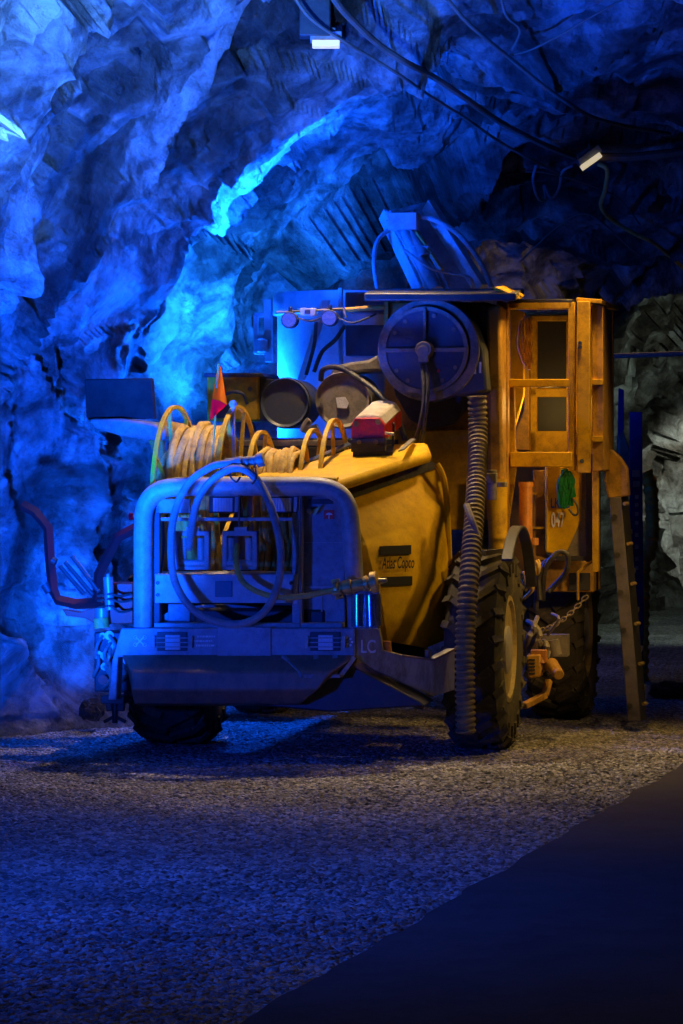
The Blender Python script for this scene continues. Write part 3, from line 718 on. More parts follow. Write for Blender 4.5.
# column of valves in the body notch
b = MB(); panel(b,[(497,300),(508,303),(508,560),(500,560)],1.95,.1); part(b,'cage_post','yellow_worn',.006)
b = MB(); panel(b,[(510,308),(524,312),(524,395),(514,430),(510,440)],2.3,.06); part(b,'side_plate','yellow_clean',.006)
b = MB(); panel(b,[(509,380),(514,382),(516,470),(509,520)],2.05,.05); part(b,'side_plate','yellow',.006)
b = MB(); panel(b,rect(485,482,505,487),1.2,.1); b.cyl(PF(492,470,1.2),PF(492,500,1.2),.03); b.box(PF(489,478,1.2),(.1,.08,.06)); part(b,'valve_stack','dust',.004)
b = MB(); b.cyl(PF(496,480,1.5),PF(499,560,1.45),.07,.055,20); part(b,'lift_cylinder','yellow')

# ---- cage (operator guard)
LC = 2.0
def cagepart(pts, name='cage_rail', m='yellow', ly=LC, th=.07): b = MB(); panel(b,pts,ly,th); return part(b,name,m,.006)
cagepart(rect(508,302,572,309)); cagepart(rect(508,379,570,387)); cagepart(rect(510,452,572,467),'cage_beam','yellow',LC-.02,.12)
cagepart(rect(568,302,575,471),'cage_post','yellow'); cagepart(rect(577,301,590,473),'cage_post','yellow',LC-.03,.06)
cagepart([(592,302),(603,306),(604,470),(592,472)],'cage_post','yellow_worn',LC+.05,.6)
cagepart([(604,311),(613,311),(613,452),(604,452)],'cage_post','yellow',LC+.75,.06)
b = MB(); b.prism([PF(576,302,LC),PF(602,304,LC),PF(619,311,LC+.9),PF(604,309,LC+.9)],(0,0,.03)); part(b,'cage_cap','yellow',.005)
b = MB(); b.prism([PF(508,303,LC),PF(572,303,LC),PF(600,309,LC+.9),PF(535,309,LC+.9)],(0,0,.025)); part(b,'cage_roof','black',.005)
b = MB(); b.cyl(PF(580,343,LC-.05),PF(580,343,LC-.02),.012); b.cyl(PF(580,347,LC-.05),PF(580,347,LC-.02),.012); b.cyl(PF(582,461,LC-.05),PF(582,461,LC-.02),.014); part(b,'post_bolts','navy')
b = MB(); panel(b,rect(592,379,603,385),LC+.02,.1); panel(b,rect(592,436,603,442),LC+.02,.1); part(b,'hinge_lug','yellow',.004)
# cab behind cage
LB = 2.7
b = MB()
panel(b,rect(529,315,537,452),LB,.06); panel(b,rect(529,315,600,321),LB,.06); panel(b,rect(529,388,600,397),LB,.06); panel(b,rect(566,315,600,452),LB,.06); panel(b,rect(529,431,600,455),LB,.06)
cab = part(b,'cab_front','yellow',.008)
b = MB(); panel(b,rect(537,321,566,388),LB+.04,.01); panel(b,rect(537,397,566,431),LB+.04,.01); part(b,'windscreen','glass',0,cab)
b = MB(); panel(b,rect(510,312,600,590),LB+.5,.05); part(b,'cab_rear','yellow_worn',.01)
b = MB(); panel(b,[(524,318),(529,316),(529,450),(516,450),(516,430),(524,410)],LB-.1,.1); part(b,'cab_pillar','yellow_worn',.004)
# hanging hose tangle next to the cab
b = MB(); rnd = random.Random(3)
for i in range(9):
    x = 521+rnd.uniform(0,11); b.tube(spline([PF(x,316+rnd.uniform(0,6),2.2),PF(x+rnd.uniform(-4,4),332,2.15),PF(x+rnd.uniform(-5,5),346,2.18),PF(x+rnd.uniform(-3,3),358+rnd.uniform(0,12),2.2)],5),.008,6)
part(b,'hose_tangle','hose_y')
# lower cab door with numbers
b = MB(); panel(b,[(545,466),(581,466),(581,520),(566,553),(560,556),(545,552)],2.35,.06); b.prism([PF(545,466,2.35),PF(548,466,2.34),PF(548,553,2.34),PF(545,552,2.35)],(0,.2,0)); door = part(b,'cab_door','yellow_clean',.012)
b = MB(); panel(b,[(581,500),(585,500),(587,556),(563,556),(573,530)],2.36,.04); part(b,'dusty_window','dust',.003)
b = MB(); panel(b,rect(586,468,592,562),2.3,.06); panel(b,rect(556,556,592,561),2.3,.06); part(b,'door_seal','black',.003)
b = MB(); panel(b,rect(592,470,598,572),2.2,.08); part(b,'door_post','yellow',.004)
text('LKAB','blue_lettering','decal_b',door,PF(551,508,2.34),(1,0,0),(0,0,1),m_(19,2.3),m_(10,2.3),.006)
text('047','white_number','decal_w',door,PF(551.5,527.5,2.34),(1,0,0),(0,0,1),m_(13,2.3),m_(15,2.3),.006)
b = MB(); panel(b,rect(533,560,594,592),2.5,.3); part(b,'lower_cab_panel','yellow_worn',.01)
b = MB(); panel(b,rect(569,573,577,590),2.48,.02); panel(b,rect(580,573,590,590),2.48,.02); part(b,'step_opening','black')
b = MB(); tub(b,[(578,600,2.3),(578,572,2.3),(594,560,2.3),(598,555,2.3)],1.4,0); part(b,'handrail','yellow')
b = MB(); panel(b,rect(533,470,545,560),2.45,.06); part(b,'door_frame','yellow_worn',.005)
b = MB(); panel(b,rect(532,492,546,494.5),2.38,.06); panel(b,rect(532,527,546,529),2.38,.06); part(b,'grab_bar','yellow')
b = MB(); b.cyl(PF(526,486,1.9),PF(526,540,1.9),.042); b.cyl(PF(526,482,1.9),PF(526,487,1.9),.048); b.cyl(PF(526,538,1.9),PF(526,543,1.9),.048); b.cyl(PF(534,545,1.9),PF(534,538,1.9),.03); part(b,'accumulator','orange_m',label='orange hydraulic cylinder')
for i,pts in enumerate(([(543,600,2.1),(544,575,2.0),(550,560,1.95),(560,552,1.95),(568,556,1.95),(566,572,2.0),(555,585,2.1),(548,592,2.1)],[(536,610,2.05),(538,580,2.0),(546,563,1.98)],[(548,560,2.0),(539,572,2.0),(540,600,2.0)])):
    b = MB(); tub(b,pts,2.6,7,10); part(b,'hydraulic_hose','hose_b')
b = MB(); rnd = random.Random(11)
for i in range(12):
    x = 521+rnd.uniform(0,14); y = 566+rnd.uniform(0,22)
    b.tube(spline([PF(x,y,1.9+rnd.uniform(0,.1)),PF(x+rnd.uniform(2,6),y-5,1.85),PF(x+rnd.uniform(3,9),y+rnd.uniform(0,6),1.85),PF(x+rnd.uniform(-2,4),y+10,1.95)],5),.012,6)
part(b,'coiled_hoses','hose_y')
# running gear between wheels
b = MB(); panel(b,[(526,655),(541,654),(541,677),(528,679)],1.7,.12); part(b,'gear_box','yellow_worn',.012)
b = MB()
for i in range(5): panel(b,rect(529,659+i*3.4,535,660.6+i*3.4),1.69,.02)
part(b,'gear_box_fins','black')
b = MB(); b.cyl(PF(537,655,1.8),PF(539,672,1.75),.04); b.bar(PF(524,706,1.6),PF(545,695,1.75),.05,.04); b.bar(PF(545,695,1.75),PF(549,680,1.8),.04); b.cyl(PF(551,664,1.75),PF(559,675,1.6),.045,.035); part(b,'steering_link','yellow_worn',.006)
b = MB(); b.cyl(PF(541,652,1.75),PF(541,663,1.75),.035,.05); b.box(PF(539,656,1.75),(.1,.08,.08)); part(b,'orange_cap','orange_m',.004,label='orange cap')
b = MB(); rnd = random.Random(5)
for i in range(14):
    x,y = rnd.uniform(526,556), rnd.uniform(612,662)
    b.tube(spline([PF(x,y,1.95),PF(x+rnd.uniform(-8,8),y+rnd.uniform(4,14),1.85),PF(x+rnd.uniform(-10,8),y+rnd.uniform(14,26),1.95)],4),rnd.choice((.01,.016,.02)),6)
b.box(PF(556,645,2.1),(.16,.15,.14)); b.cyl(PF(553,640,1.9),PF(556,655,1.9),.04)
part(b,'pipework','dust')
# chain
b = MB(); N = 15
for i in range(N):
    t = i/(N-1); px = 534+t*(585-534); py = 632-34*t+ 7*math.sin(PI*t) if True else 0
    c = PF(px,py,1.9+.3*t); dirv = (PF(px+3,py-2,1.9+.3*t)-c).normalized(); u,w_,t_ = basis(dirv); s_ = u if i%2 else w_
    b.tube([c+dirv*.025*math.cos(a)+s_*.013*math.sin(a) for a in np.linspace(0,2*PI,11)[:-1]],.005,6,True)
part(b,'chain','chain')
# ---- access ladder legs
ld = MB()
b = MB(); A = [PF(609,497,2.45),PF(621,497,2.45),PF(641,721,2.25),PF(628,721,2.25)]; b.prism(A,(0,.04,0)); lad = part(b,'ladder_rail','ladder',.004)
b = MB(); B_ = [PF(621,497,2.45),PF(628,492,2.6),PF(647,719,2.5),PF(641,721,2.25)]; b.prism(B_,(-.02,.02,0)); part(b,'ladder_side','black',.0,lad)
b = MB()
for i in range(6):
    t = .09+i*.17; c = PF(613+18*t,497+222*t,2.45-.2*t); b.cyl(c+Vector((0,-.012,0)),c+Vector((0,.01,0)),.018,n=10)
part(b,'rail_hole','black',0,lad)
b = MB()
for i in range(6):
    t = .03+i*.18; c = PF(624+21*t,497+222*t,2.45-.1*t); b.cyl(c+Vector((0,-.03,0)),c+Vector((.02,.02,0)),.012,n=8)
part(b,'rung_bolt','brass',0,lad)
b = MB(); P = [PF(x,y,2.45) for x,y in ((605,449),(612,450),(620,457),(627,468),(629,496),(608,499),(604,480))]; b.prism(P,(0,.12,0)); part(b,'ladder_head','yellow_worn',.01)
b = MB()
for i in range(5):
    t=.15+i*.18; c = PF(624+20*t,500+220*t,2.6); b.bar(c,c+Vector((-.02,.45,0)),.03,.03)
part(b,'rungs','steel')

# ---- drums facing the viewer behind the reels
for x,y,r,m,l in ((285,403,25,'navy','dark round drum'),(343,400,28,'dust','dusty grey round drum')):
    ly = 1.75; c = PF(x,y,ly); R = m_(r,ly); c.y = ly
    b = MB(); b.lathe([(.001,.0),(R*.86,-.0),(R*.92,-.01),(R*.97,-.02),(R,.0),(R,.4),(.001,.4)],c,(0,1,0),48); dm = part(b,'round_drum',m,.0,label=l)
    b = MB(); b.lathe([(R*1.03,.02),(R*1.03,.06),(R*.9,.06),(R*.9,.02)],c,(0,1,0),48,True); part(b,'drum_band','dust' if m=='dust' else 'black',0,dm)
b = MB(); c = PF(342,403,1.74); c.y=1.735; b.prism([c+Vector((x,0,z)) for x,z in ((-.04,.035),(.02,.04),(.045,.0),(.03,-.035),(-.03,-.03))],(0,.01,0)); part(b,'label_plate','lens')
b = MB(); panel(b,rect(230,438,400,446),1.6,.2); panel(b,rect(240,446,400,530),1.5,.05); part(b,'drum_shelf','black',.01)
b = MB(); panel(b,rect(232,440,345,446),1.5,.06); part(b,'shelf_rail','dust',.004)
b = MB(); tub(b,[(321,380,1.7),(323,370,1.65),(335,367,1.6),(352,374,1.55),(380,395,1.4),(398,420,1.3),(405,440,1.25)],2.8,7,10); part(b,'air_hose','hose_b')
b = MB(); tub(b,[(303,432,1.4),(306,425,1.4),(310,420,1.4)],4,4); panel(b,[(304,428),(316,424),(318,430),(306,436)],1.35,.05); part(b,'hose_knot','dust')
b = MB(); panel(b,[(330,374),(334,366),(350,362),(368,360),(386,350),(386,371)],1.85,.5); part(b,'inner_fender','dust',.02)
# ---- yellow box at left of drums
b = MB(); panel(b,rect(207,376,258,421),1.9,.4); yb = part(b,'control_box','yellow',.01)
b = MB(); panel(b,[(204,373),(262,373),(264,377),(204,377)],1.85,.5); panel(b,[(258,377),(277,380),(277,421),(258,421)],1.95,.4); part(b,'box_lid','black',.004,yb)
b = MB()
for x in (222,250): b.cyl(PF(x,389,1.87),PF(x,389,1.9),.016,n=10)
panel(b,rect(212,404,232,418),1.88,.03)
part(b,'box_hole','black',0,yb)
b = MB(); tub(b,[(222,396,1.8),(232,392,1.78),(243,394,1.78),(247,404,1.8)],1.6); part(b,'box_cable','hose_b')
# ---- light bar
b = MB(); b.tube([PF(276,312.5,1.5),PF(343,309,1.5)],.008); b.tube([PF(343,309,1.5),PF(346,318,1.5)],.01); part(b,'lamp_bar','dust')
b = MB(); b.tube([PF(345,310,1.5),PF(384,307,1.6)],.016,10); panel(b,rect(384,302,388,352),1.6,.05); part(b,'lamp_arm','yellow_worn')
for x,y in ((289,320),(329,318)):
    c = PF(x,y,1.42); c.y = 1.42; R = m_(8.5,1.42)
    b = MB(); b.lathe([(R*.8,0),(R,0),(R,.06),(R*.5,.1),(.01,.1)],c,(0,1,0),12); b.cyl(c+Vector((0,.04,R)),c+Vector((0,.04,R+.03)),.012); sl = part(b,'spot_lamp','black',.003)
    b = MB(); b.lathe([(.01,-.004),(R*.82,-.004),(R*.82,.01),(.01,.01)],c,(0,1,0),24); part(b,'lens','lens_dark',0,sl)
b = MB(); panel(b,rect(300,308,315,316),1.45,.06); bx = part(b,'junction_box','panel_lt',.003)
b = MB(); panel(b,rect(304.5,310,310,314),1.44,.01); part(b,'cover_plate','black',0,bx)
b = MB(); tub(b,[(296,318,1.45),(312,321,1.45),(322,317,1.45)],1); tub(b,[(338,318,1.45),(352,323,1.45),(365,319,1.5),(376,314,1.55)],1); part(b,'lamp_cable','hose_b')
# ---- pale tank behind
tc_ = PF(330,400,3.3); R = m_(64,3.3)
zt = PF(330,292,3.3).z; zb = PF(330,365,3.3).z-.8
b = MB(); b.lathe([(R*.93,0),(R*.93,zt-zb-.16),(R,zt-zb-.15),(R,zt-zb-.02),(.97*R,zt-zb),(.01,zt-zb+.03)],Vector((tc_.x,3.3+R*.5,zb)),(0,0,1),48); tk = part(b,'water_tank','tank')
b = MB(); panel(b,rect(338,288,342,380),2.75,.05); panel(b,[(322,300),(330,300),(304,380),(297,380)],2.7,.04); b2=b; part(b,'tank_strap','panel_lt',.004)
b = MB(); tub(b,[(345,325,2.6),(335,340,2.6),(322,352,2.6),(314,372,2.6)],2.2); tub(b,[(316,322,2.6),(314,345,2.6),(306,375,2.6)],2); part(b,'tank_hose','hose_b')
b = MB(); panel(b,rect(345,292,388,312),2.6,.3); panel(b,rect(345,325,388,356),2.65,.3); part(b,'tank_bracket','navy',.01)
b = MB(); panel(b,rect(365,372,392,425),2.2,.1); part(b,'blue_panel','tank',.01)
b = MB()
for y in (315,337,352): b.bar(PF(255,y,2.9),PF(270,y,2.9),.03)
b.bar(PF(268,300,2.9),PF(269,362,2.9),.05); b.bar(PF(256,315,2.9),PF(256,352,2.9),.03)
b.cyl(PF(262,340,2.85),PF(262,352,2.85),.04); part(b,'rear_bracket','panel_lt')
# ---- drill boom behind the roof
b = MB(); b.prism([PF(382,212,3.4),PF(425,202,3.4),PF(482,292,3.0),PF(420,292,3.0)],(0,.12,0)); bm_ = part(b,'boom_beam','panel',.01)
b = MB()
b.bar(PF(428,205,3.3),PF(482,290,2.9),.06,.1); b.bar(PF(384,214,3.3),PF(421,292,2.9),.05,.1); part(b,'boom_flange','frame',.006,bm_)
b = MB(); b.cyl(PF(400,225,3.2),PF(437,292,2.8),.05); b.cyl(PF(412,240,3.15),PF(425,262,3.0),.075); b.box(PF(420,255,3.05),(.14,.1,.12)); b.box(PF(404,222,3.15),(.2,.15,.12)); b.cyl(PF(390,222,3.2),PF(416,216,3.2),.05); part(b,'boom_cylinder','panel',.004,bm_)
b = MB(); b.bar(PF(417,232,3.1),PF(442,270,2.9),.025,.02); part(b,'orange_strip','orange_m',0,bm_,label='orange strip')
b = MB(); rnd = random.Random(8)
for i in range(9):
    o1 = rnd.uniform(-6,14); b.tube(spline([PF(388+o1,215+rnd.uniform(-4,6),3.15),PF(402+o1,236,3.1),PF(418+o1*1.4,262,2.95),PF(430+o1*1.6,291,2.8)],5),rnd.choice((.01,.014,.02)),6)
part(b,'boom_hoses','hose_g')
b = MB(); tub(b,[(418,216,3.2),(440,222,3.1),(462,238,3.0),(480,262,2.9),(492,288,2.8)],2.6,8,10); part(b,'arched_hose','hose_g')
b = MB(); tub(b,[(392,228,3.2),(378,240,3.1),(374,262,3.0),(378,292,2.8)],2.2,8,10); part(b,'arched_hose','hose_g')
b = MB(); tub(b,[(405,250,2.9),(430,268,2.8),(452,274,2.8),(470,278,2.7),(474,292,2.7)],1.4,8,8); part(b,'thin_hose','hose_g')

# ---- left side wing: dark panel on a curved arm
b = MB(); b.prism([PF(84,379,.9),PF(152,378,.9),PF(155,419,.9),PF(86,418,.9)],(0,.05,0)); part(b,'wing_panel','wing',.01)
b = MB(); b.prism([PF(88,419,.85),PF(120,418,.85),PF(150,422,.85),PF(166,429,.85),PF(166,440,.85),(PF(150,440,.85)),PF(120,436,.85),PF(95,428,.85)],(0,.35,0)); part(b,'wing_arm','dust',.02)
b = MB(); b.cyl(PF(160,429,1.1),PF(215,438,1.3),.06); b.prism([PF(148,440,1.),PF(163,440,1.),PF(166,470,1.),PF(160,470,1.)],(0,.06,0)); b.bar(PF(162,468,1.0),PF(170,500,.8),.07); part(b,'arm_support','yellow_worn',.008)
# ---- left side: red bracket with curved arms and hydraulics
b = MB(); panel(b,rect(108,583,133,624),.35,.2); rb = part(b,'red_housing','red',.006)
b = MB(); b.prism([PF(62,609,.3),PF(66,616,.3),PF(84,618,.3),(PF(100,626,.3)),PF(108,625,.3),PF(108,600,.3),PF(90,602,.3),PF(92,608,.3),PF(80,612,.3)],(0,.06,0)); part(b,'red_horn','red',.004,rb)
b = MB()
for P_ in ([(22,505),(35,512),(48,528),(50,560),(53,590),(58,600),(76,604),(112,602)],[(140,526),(118,537),(108,556),(99,574),(97,600)]):
    b = MB(); b.tube([PF(*p,.3) for p in P_],.032,4); part(b,'guard_arm','dark_red',0,label='angled dark red arm')
b = MB()
for x0,y0,x1,y1 in ((60,566,84,594),(65,562,93,595),(72,556,99,592)): b.cyl(PF(x0,y0,.28),PF(x1,y1,.28),.014,n=10)
b.cyl(PF(45,584,.3),PF(50,592,.3),.03); b.cyl(PF(52,560,.28),PF(56,562,.28),.02)
part(b,'rod_set','black')
b = MB(); b.cyl(PF(108,577,.25),PF(110,610,.25),.03); b.cyl(PF(108,574,.25),PF(108,577,.25),.012); b.cyl(PF(102,608,.3),PF(102,626,.3),.04,.04); part(b,'small_cylinder','steel')
b = MB()
for i,(y0,y1) in enumerate(((594,596),(599,602),(606,612))): tub(b,[(98,y0+2,.28),(110,y0,.22),(120,y1,.25),(131,y1-2,.3)],1.3)
part(b,'control_hoses','hose_b')
b = MB(); b.cyl(PF(101,618,.28),PF(102,628,.28),.045); part(b,'cap','hose_y')
b = MB(); panel(b,rect(94,632,128,692),.4,.25); rnd=random.Random(4); ss = part(b,'hydraulic_block','black',.01)
b = MB()
for i in range(9): 
    x=rnd.uniform(96,124); y=rnd.uniform(632,670); b.cyl(PF(x,y,.37),PF(x,y,.42),rnd.uniform(.015,.03),n=10)
    b.tube(spline([PF(x,y,.37),PF(x+rnd.uniform(-8,8),y+10,.33),PF(x+rnd.uniform(-8,8),y+22,.38)],4),.01,6)
part(b,'fittings','steel',0,ss)
b = MB(); b.cyl(PF(103,680,.33),PF(103,680,.4),.03,n=14); part(b,'red_valve','red',0,ss,label='red round valve')
b = MB(); b.box(PF(115,699,.2),(.14,.12,.05)); b.bar(PF(108,697,.2),PF(110,711,.2),.035); b.bar(PF(122,697,.2),PF(121,711,.2),.04); b.cyl(PF(115,700,.2),PF(115,723,.2),.018); b.bar(PF(104,722,.2),PF(115,716,.2),.02);b.bar(PF(126,722,.2),PF(115,716,.2),.02); part(b,'jack_foot','black',.003)
b = MB(); b.cyl(PF(133,516,.1),PF(139,516,.1),.014); b.cyl(PF(138,519,.1),PF(138,512,.1),.016); part(b,'tap','brass')
b = MB(); b.cyl(PF(129.5,516.5,.08),PF(133,516.5,.08),.022,.018); part(b,'tap_knob','crimson',label='small red tap knob')

# ---- green netting hung over the door
b = MB(); rnd = random.Random(9)
for i in range(16):
    x = 560+rnd.uniform(0,13); y0 = 472+rnd.uniform(-3,4)
    b.tube(spline([PF(566+rnd.uniform(-3,3),470,2.2),PF(x,y0+10,2.22+rnd.uniform(-.05,.02)),PF(x+rnd.uniform(-2,3),y0+18,2.2),PF(x+rnd.uniform(-2,3),y0+24+rnd.uniform(0,12),2.24)],4),[.008]*5+[.022]*4+[.016]*3+[.006] if False else .014,6)
for v_i,v_ in enumerate(b.v): b.v[v_i] = tuple(W(Vector(v_)))
gn = b.build('green_net','green'); tag(gn,'crumpled green netting hanging on the yellow cab door beside white numbers','netting')
b = MB(); b.tube([W(p) for p in spline([PF(572,498,2.2),PF(577,505,2.2),PF(578,513,2.2),PF(574,515,2.2),PF(569,509,2.2)],5)],.008,6); b.build('cord','hose_b',gn)

# ================================================================== things around
# banner, yellow duct, rocks
d0 = 21.5
bb = empty('blue_banner', at(637,470+1.7*F/d0,d0)); o0 = bb.location.copy()
tag(bb,'tall narrow dark blue banner stand behind the ladder at right','banner')
b = MB(); P = [at(630,412,d0),at(642,412,d0),at(644,640,d0),at(630,640,d0)]; b.prism([p-o0 for p in P],(0,.05,0)); b.box(Vector((0,.03,(at(0,640,d0).z)/2)),(.09,.08,at(0,640,d0).z+.0)); part(b,'board','bluepost',.003,parent=bb)
b = MB(); rnd = random.Random(2)
y = 472
for (x0,x1,y0,y1) in ((632,640,470,477),(633,640,481,487)): b.prism([p-o0+Vector((0,-.004,0)) for p in (at(x0,y0,d0),at(x1,y0,d0),at(x1,y1,d0),at(x0,y1,d0))],(0,.003,0))
for y in (495,503,512,521,533,545,557,566): 
    b.prism([p-o0+Vector((0,-.004,0)) for p in (at(635,y,d0),at(638.5,y,d0),at(638.5,y+4,d0),at(635,y+4,d0))],(0,.003,0))
part(b,'printed_marks','panel',parent=bb)
b = MB(); b.prism([at(619,388,22),at(624,390,22),at(624,430,22),at(618,436,22)],(0,.05,0)); o = b.build('blue_sign','bluepost',None,.003); tag(o,'small blue plate half hidden behind the cage post','sign')
b = MB(); b.prism([at(619,436,22),at(623,430,22),at(632,455,22),(at(634,480,22)),at(620,480,22)],(0,.2,0)); o = b.build('rolled_netting','dust',None,.01); tag(o,'dusty rolled bundle between cage and blue banner','bundle')
pts = [at(645,472,23.5),at(650,485,23.5),at(652,510,23.5),at(652,535,23.5),at(648,555,23.5),at(643,570,23.5),at(641,700,23.5)]
pp, rr = ribbed(pts,.065,.075); b = MB(); b.tube(pp,rr,14); o = b.build('ventilation_duct','duct_y'); tag(o,'ribbed yellow ventilation duct hanging beside the blue banner','duct')
# pipe crossing at far right
b = MB(); b.tube([at(612,356,24),at(700,353,24)],.022,8); o = b.build('far_pipe','cable'); tag(o,'thin dark pipe crossing the tunnel at far right','pipe')
# rocks on the ground
def boulder(px,py,d,r,name,label,sc=(1,1,1),m='rock'):
    c = at(px,py,d); b = MB(); n=14; vs=[]; fs=[]
    for i in range(n+1):
        for j in range(2*n):
            th=PI*i/n; ph=2*PI*j/(2*n); v=Vector((math.sin(th)*math.cos(ph),math.sin(th)*math.sin(ph),math.cos(th)))
            k = 1+facet(v+c,1.6,.15,.25,2.2); vs.append(c+Vector((v.x*sc[0],v.y*sc[1],v.z*sc[2]))*r*k)
    for i in range(n):
        for j in range(2*n): fs.append((i*2*n+j,i*2*n+(j+1)%(2*n),(i+1)*2*n+(j+1)%(2*n),(i+1)*2*n+j))
    b.add(vs,fs); o=b.build(name,m,smooth=False); tag(o,label,'rock'); return o
boulder(28,672,19.4,.16,'boulder','pale wedge of rock leaning at the left wall foot',(.8,.7,1.9))
boulder(93,708,18.8,.09,'boulder','low brown rock lying beside the jack foot',(.9,.8,.9))
boulder(668,690,21.6,.11,'boulder','small stone on the ground right of the ladder',(1.3,1,.6))

# ceiling cables
def cable(pts, r, m, label, off=.14, name='ceiling_cable'):
    P = [onrock(x,y,off) for x,y in pts]
    # keep the depths smooth along the run
    ys = [p.y for p in P]; k = len(ys); sm = [min(min(ys[max(0,i-1):i+2]), ys[i]) for i in range(k)]
    sm = [sum(sm[max(0,i-1):i+2])/len(sm[max(0,i-1):i+2]) for i in range(k)]
    P = [at(x,y,sm[i]-.05) for i,(x,y) in enumerate(pts)]
    b = MB(); b.tube(spline(P,6),r,8); o = b.build(name,m); tag(o,label,'cable'); return o
cable([(318,-30),(335,0),(352,20),(378,44),(405,62),(430,75),(462,96),(500,122),(540,143),(574,157)],.022,'cable','thick brown cable sagging diagonally across the ceiling to the right lamp')
cable([(290,-10),(310,18),(345,42),(372,58),(404,78),(430,96),(465,118),(500,142),(532,160),(560,174)],.011,'cable','thin cable running below the thick brown one')
cable([(440,-10),(465,20),(490,42),(512,60),(530,75),(556,95),(590,116),(625,126),(670,134)],.014,'cable','cable bending along the upper right ceiling above the lamp')
cable([(598,164),(607,170),(605,190),(601,206),(612,220),(635,234),(655,244),(683,268),(700,285)],.017,'hose_y','pale cable curling down the dark right rock')
cable([(596,157),(630,157),(660,154),(700,150)],.032,'cable','straight brown pipe running right from the lamp')
cable([(640,-10),(600,12),(560,35),(530,50),(510,55)],.008,'cable','thin dark wire across the top right corner')
cable([(500,-10),(506,15),(520,30),(512,50)],.01,'cable','short wire hanging at the top centre right')
cable([(536,165),(533,180),(538,198),(546,200),(544,185),(551,198),(559,188),(562,172),(572,166)],.011,'hose_g','looped wire dangling beside the right lamp')
cable([(505,175),(540,172),(590,185),(620,200),(640,225)],.007,'cable','fine wire strung below the right lamp')
cable([(520,262),(560,225),(590,215),(630,248),(650,262)],.007,'cable','fine wire over the dark rock recess')
# ceiling lamps
def ceil_lamp(px,py,d,tilt,label,w):
    o = empty('ceiling_lamp', at(px,py,d)); tag(o,label,'lamp')
    R = Matrix.Rotation(tilt,3,'Y')
    b = MB(); b.box((0,0,.03),(w,.14,.06),R); b.box(R@Vector((0,0,.07)),(w*.6,.1,.03),R); b.cyl((0,0,.05),(0,.05,.5),.008); part(b,'housing','panel',.006,parent=o)
    b = MB(); b.box(R@Vector((0,-.04,-.02)),(w*.86,.12,.04),R); part(b,'tube','lampglow',.004,parent=o)
    return o
p1 = onrock(326,38,.2); p2 = onrock(592,160,.25)
ceil_lamp(326,42,p1.y,0,'lamp with warm tube hanging under the ceiling at top centre',.2)
ceil_lamp(589,160,p2.y,math.radians(-35),'tilted warm lamp where the ceiling cables meet at right',.2)
b = MB(); b.box(at(315,18,p1.y+.0),(.2,.15,.25)); o = b.build('junction_box','black',None,.01); tag(o,'dark cable box on the ceiling above the top centre lamp','box')

# ================================================================== lights
def aim(o, tgt): o.rotation_euler = (Vector(tgt)-o.location).to_track_quat('-Z','Y').to_euler()
def spot(name, loc, tgt, col, e, ang=90, size=.1, blend=.5):
    l = bpy.data.lights.new(name,'SPOT'); l.energy = e; l.color = col; l.spot_size = math.radians(ang); l.spot_blend = blend; l.shadow_soft_size = size
    o = bpy.data.objects.new(name,l); C.objects.link(o); o.location = loc; aim(o,tgt); return o
def point(name, loc, col, e, size=.08):
    l = bpy.data.lights.new(name,'POINT'); l.energy = e; l.color = col; l.shadow_soft_size = size
    o = bpy.data.objects.new(name,l); C.objects.link(o); o.location = loc; return o
BL = (.002,.055,1.0); WM = (1,.72,.36)
spot('blue_flood_front', (-2.05,14.1,.75), (-.3,17.0,1.15), BL, 210, 58, .05, .6)
spot('blue_flood_ground', (-1.9,11.0,3.6), (-1.3,11.6,0), (.008,.075,1.0), 500, 96, .15, 1)
spot('blue_flood_high', (-.9,12.2,2.6), (-1.75,15.9,4.9), (.05,.22,1.0), 5200, 66, .1, .7)
spot('blue_fill_vault', (-1.95,15.2,.6), (-.6,18.0,5.0), (.001,.07,1.0), 4600, 66, .08, .6)  # added fill without a fixture, brightens the vault but misses the rig front
spot('blue_fill_left', (-1.9,13.6,.5), (-2.1,19.0,1.9), (.001,.07,1.0), 6500, 42, .08, .8)  # added off-frame fill that brightens the left wall
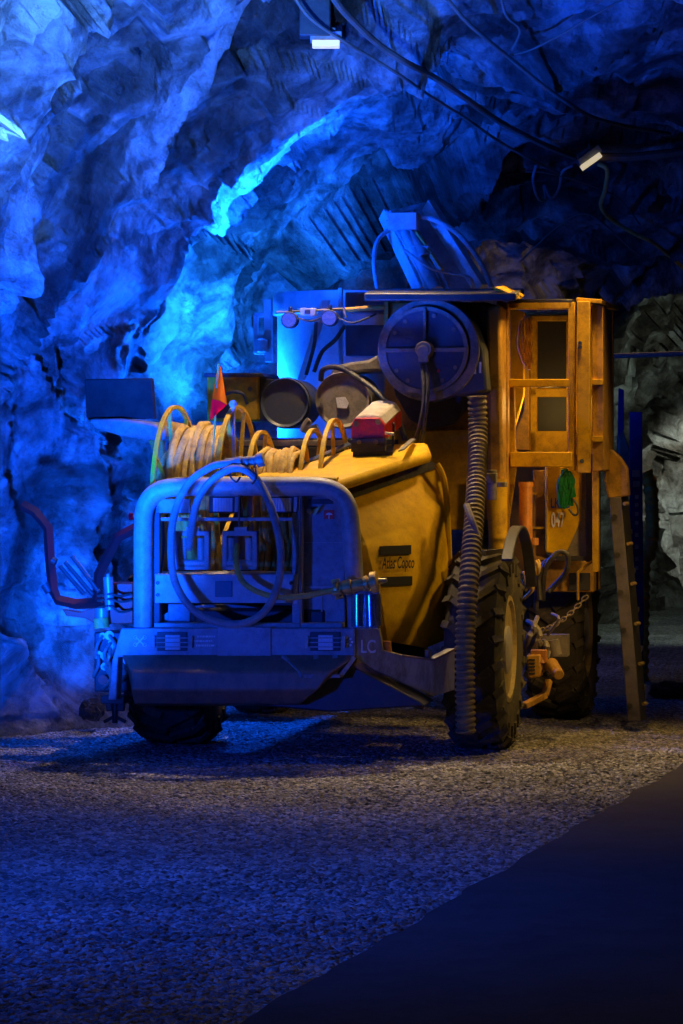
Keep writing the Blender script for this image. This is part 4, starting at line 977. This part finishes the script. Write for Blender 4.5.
spot('blue_flood_wall', (-1.75,18.2,.5), (-1.2,22.0,2.6), (.002,.08,1.0), 450, 100, .06, .8)
spot('blue_flood_arch', at(262,430,21.0), at(200,250,22.3), (.006,.16,1.0), 1300, 90, .05, .9)
spot('blue_fill_boom', at(262,262,19.3), at(425,250,20.2), (.001,.07,1.0), 260, 60, .06, .9)  # added fill for the boom alone, no fixture stands here
point('blue_flood_rear', at(250,400,20.3), (.002,.09,1.0), 330, .08)
spot('blue_fill_roof', (-.55,19.3,3.1), (-.9,20.8,5.5), (.002,.08,1.0), 1900, 120, .06, .9)  # added fill above the rig, lights the vault from behind the blower
spot('warm_lamp_centre', at(326,56,p1.y-.1), at(340,760,17.4), WM, 450, 74, .08, .8)
spot('warm_lamp_right', at(600,178,18.3), (1.1,17.2,0), (1,.60,.14), 150, 90, .12)
spot('warm_lamp_side', (3.7,17.0,3.9), (1.25,18.0,1.0), (1,.64,.15), 200, 52, .2, .8)
point('warm_deep', at(640,190,24.5), (1,.70,.32), 45, .1)
spot('warm_fill_low', (2.75,16.2,1.9), (1.15,18.6,.9), (1,.60,.17), 130, 44, .12, .9)  # added off-frame fill for the door, bracket and tyre sidewall
point('cage_fill', W(PF(548,408,2.3)), (1,.62,.16), 4, .05)  # added fill inside the cage, the cab has no such lamp
pw = onrock(664,515,0)
spot('far_wall_fill', pw+Vector((1.3,-2.2,1.3)), pw, (.85,1,.85), 260, 70, .08, .8)  # added fill near the far right rock, no source of its own
spot('path_fill', (1.0,3.0,4.0), (.7,10.0,0), (1,.82,.72), 110, 38, .2, 1)  # added faint fill from overhead, lifts the dark foreground path
spot('far_lamp', (4.4,25.0,3.0), (3.6,31,1.0), (.75,1,.85), 500, 60, .1, .8)
w = bpy.data.worlds.new('world'); bpy.context.scene.world = w; w.use_nodes = True
w.node_tree.nodes['Background'].inputs[0].default_value = (.1,.12,.3,1); w.node_tree.nodes['Background'].inputs[1].default_value = .0012
vs_ = bpy.context.scene.view_settings; vs_.view_transform = 'Standard'; vs_.look = 'None'; vs_.exposure = 0; vs_.gamma = 1
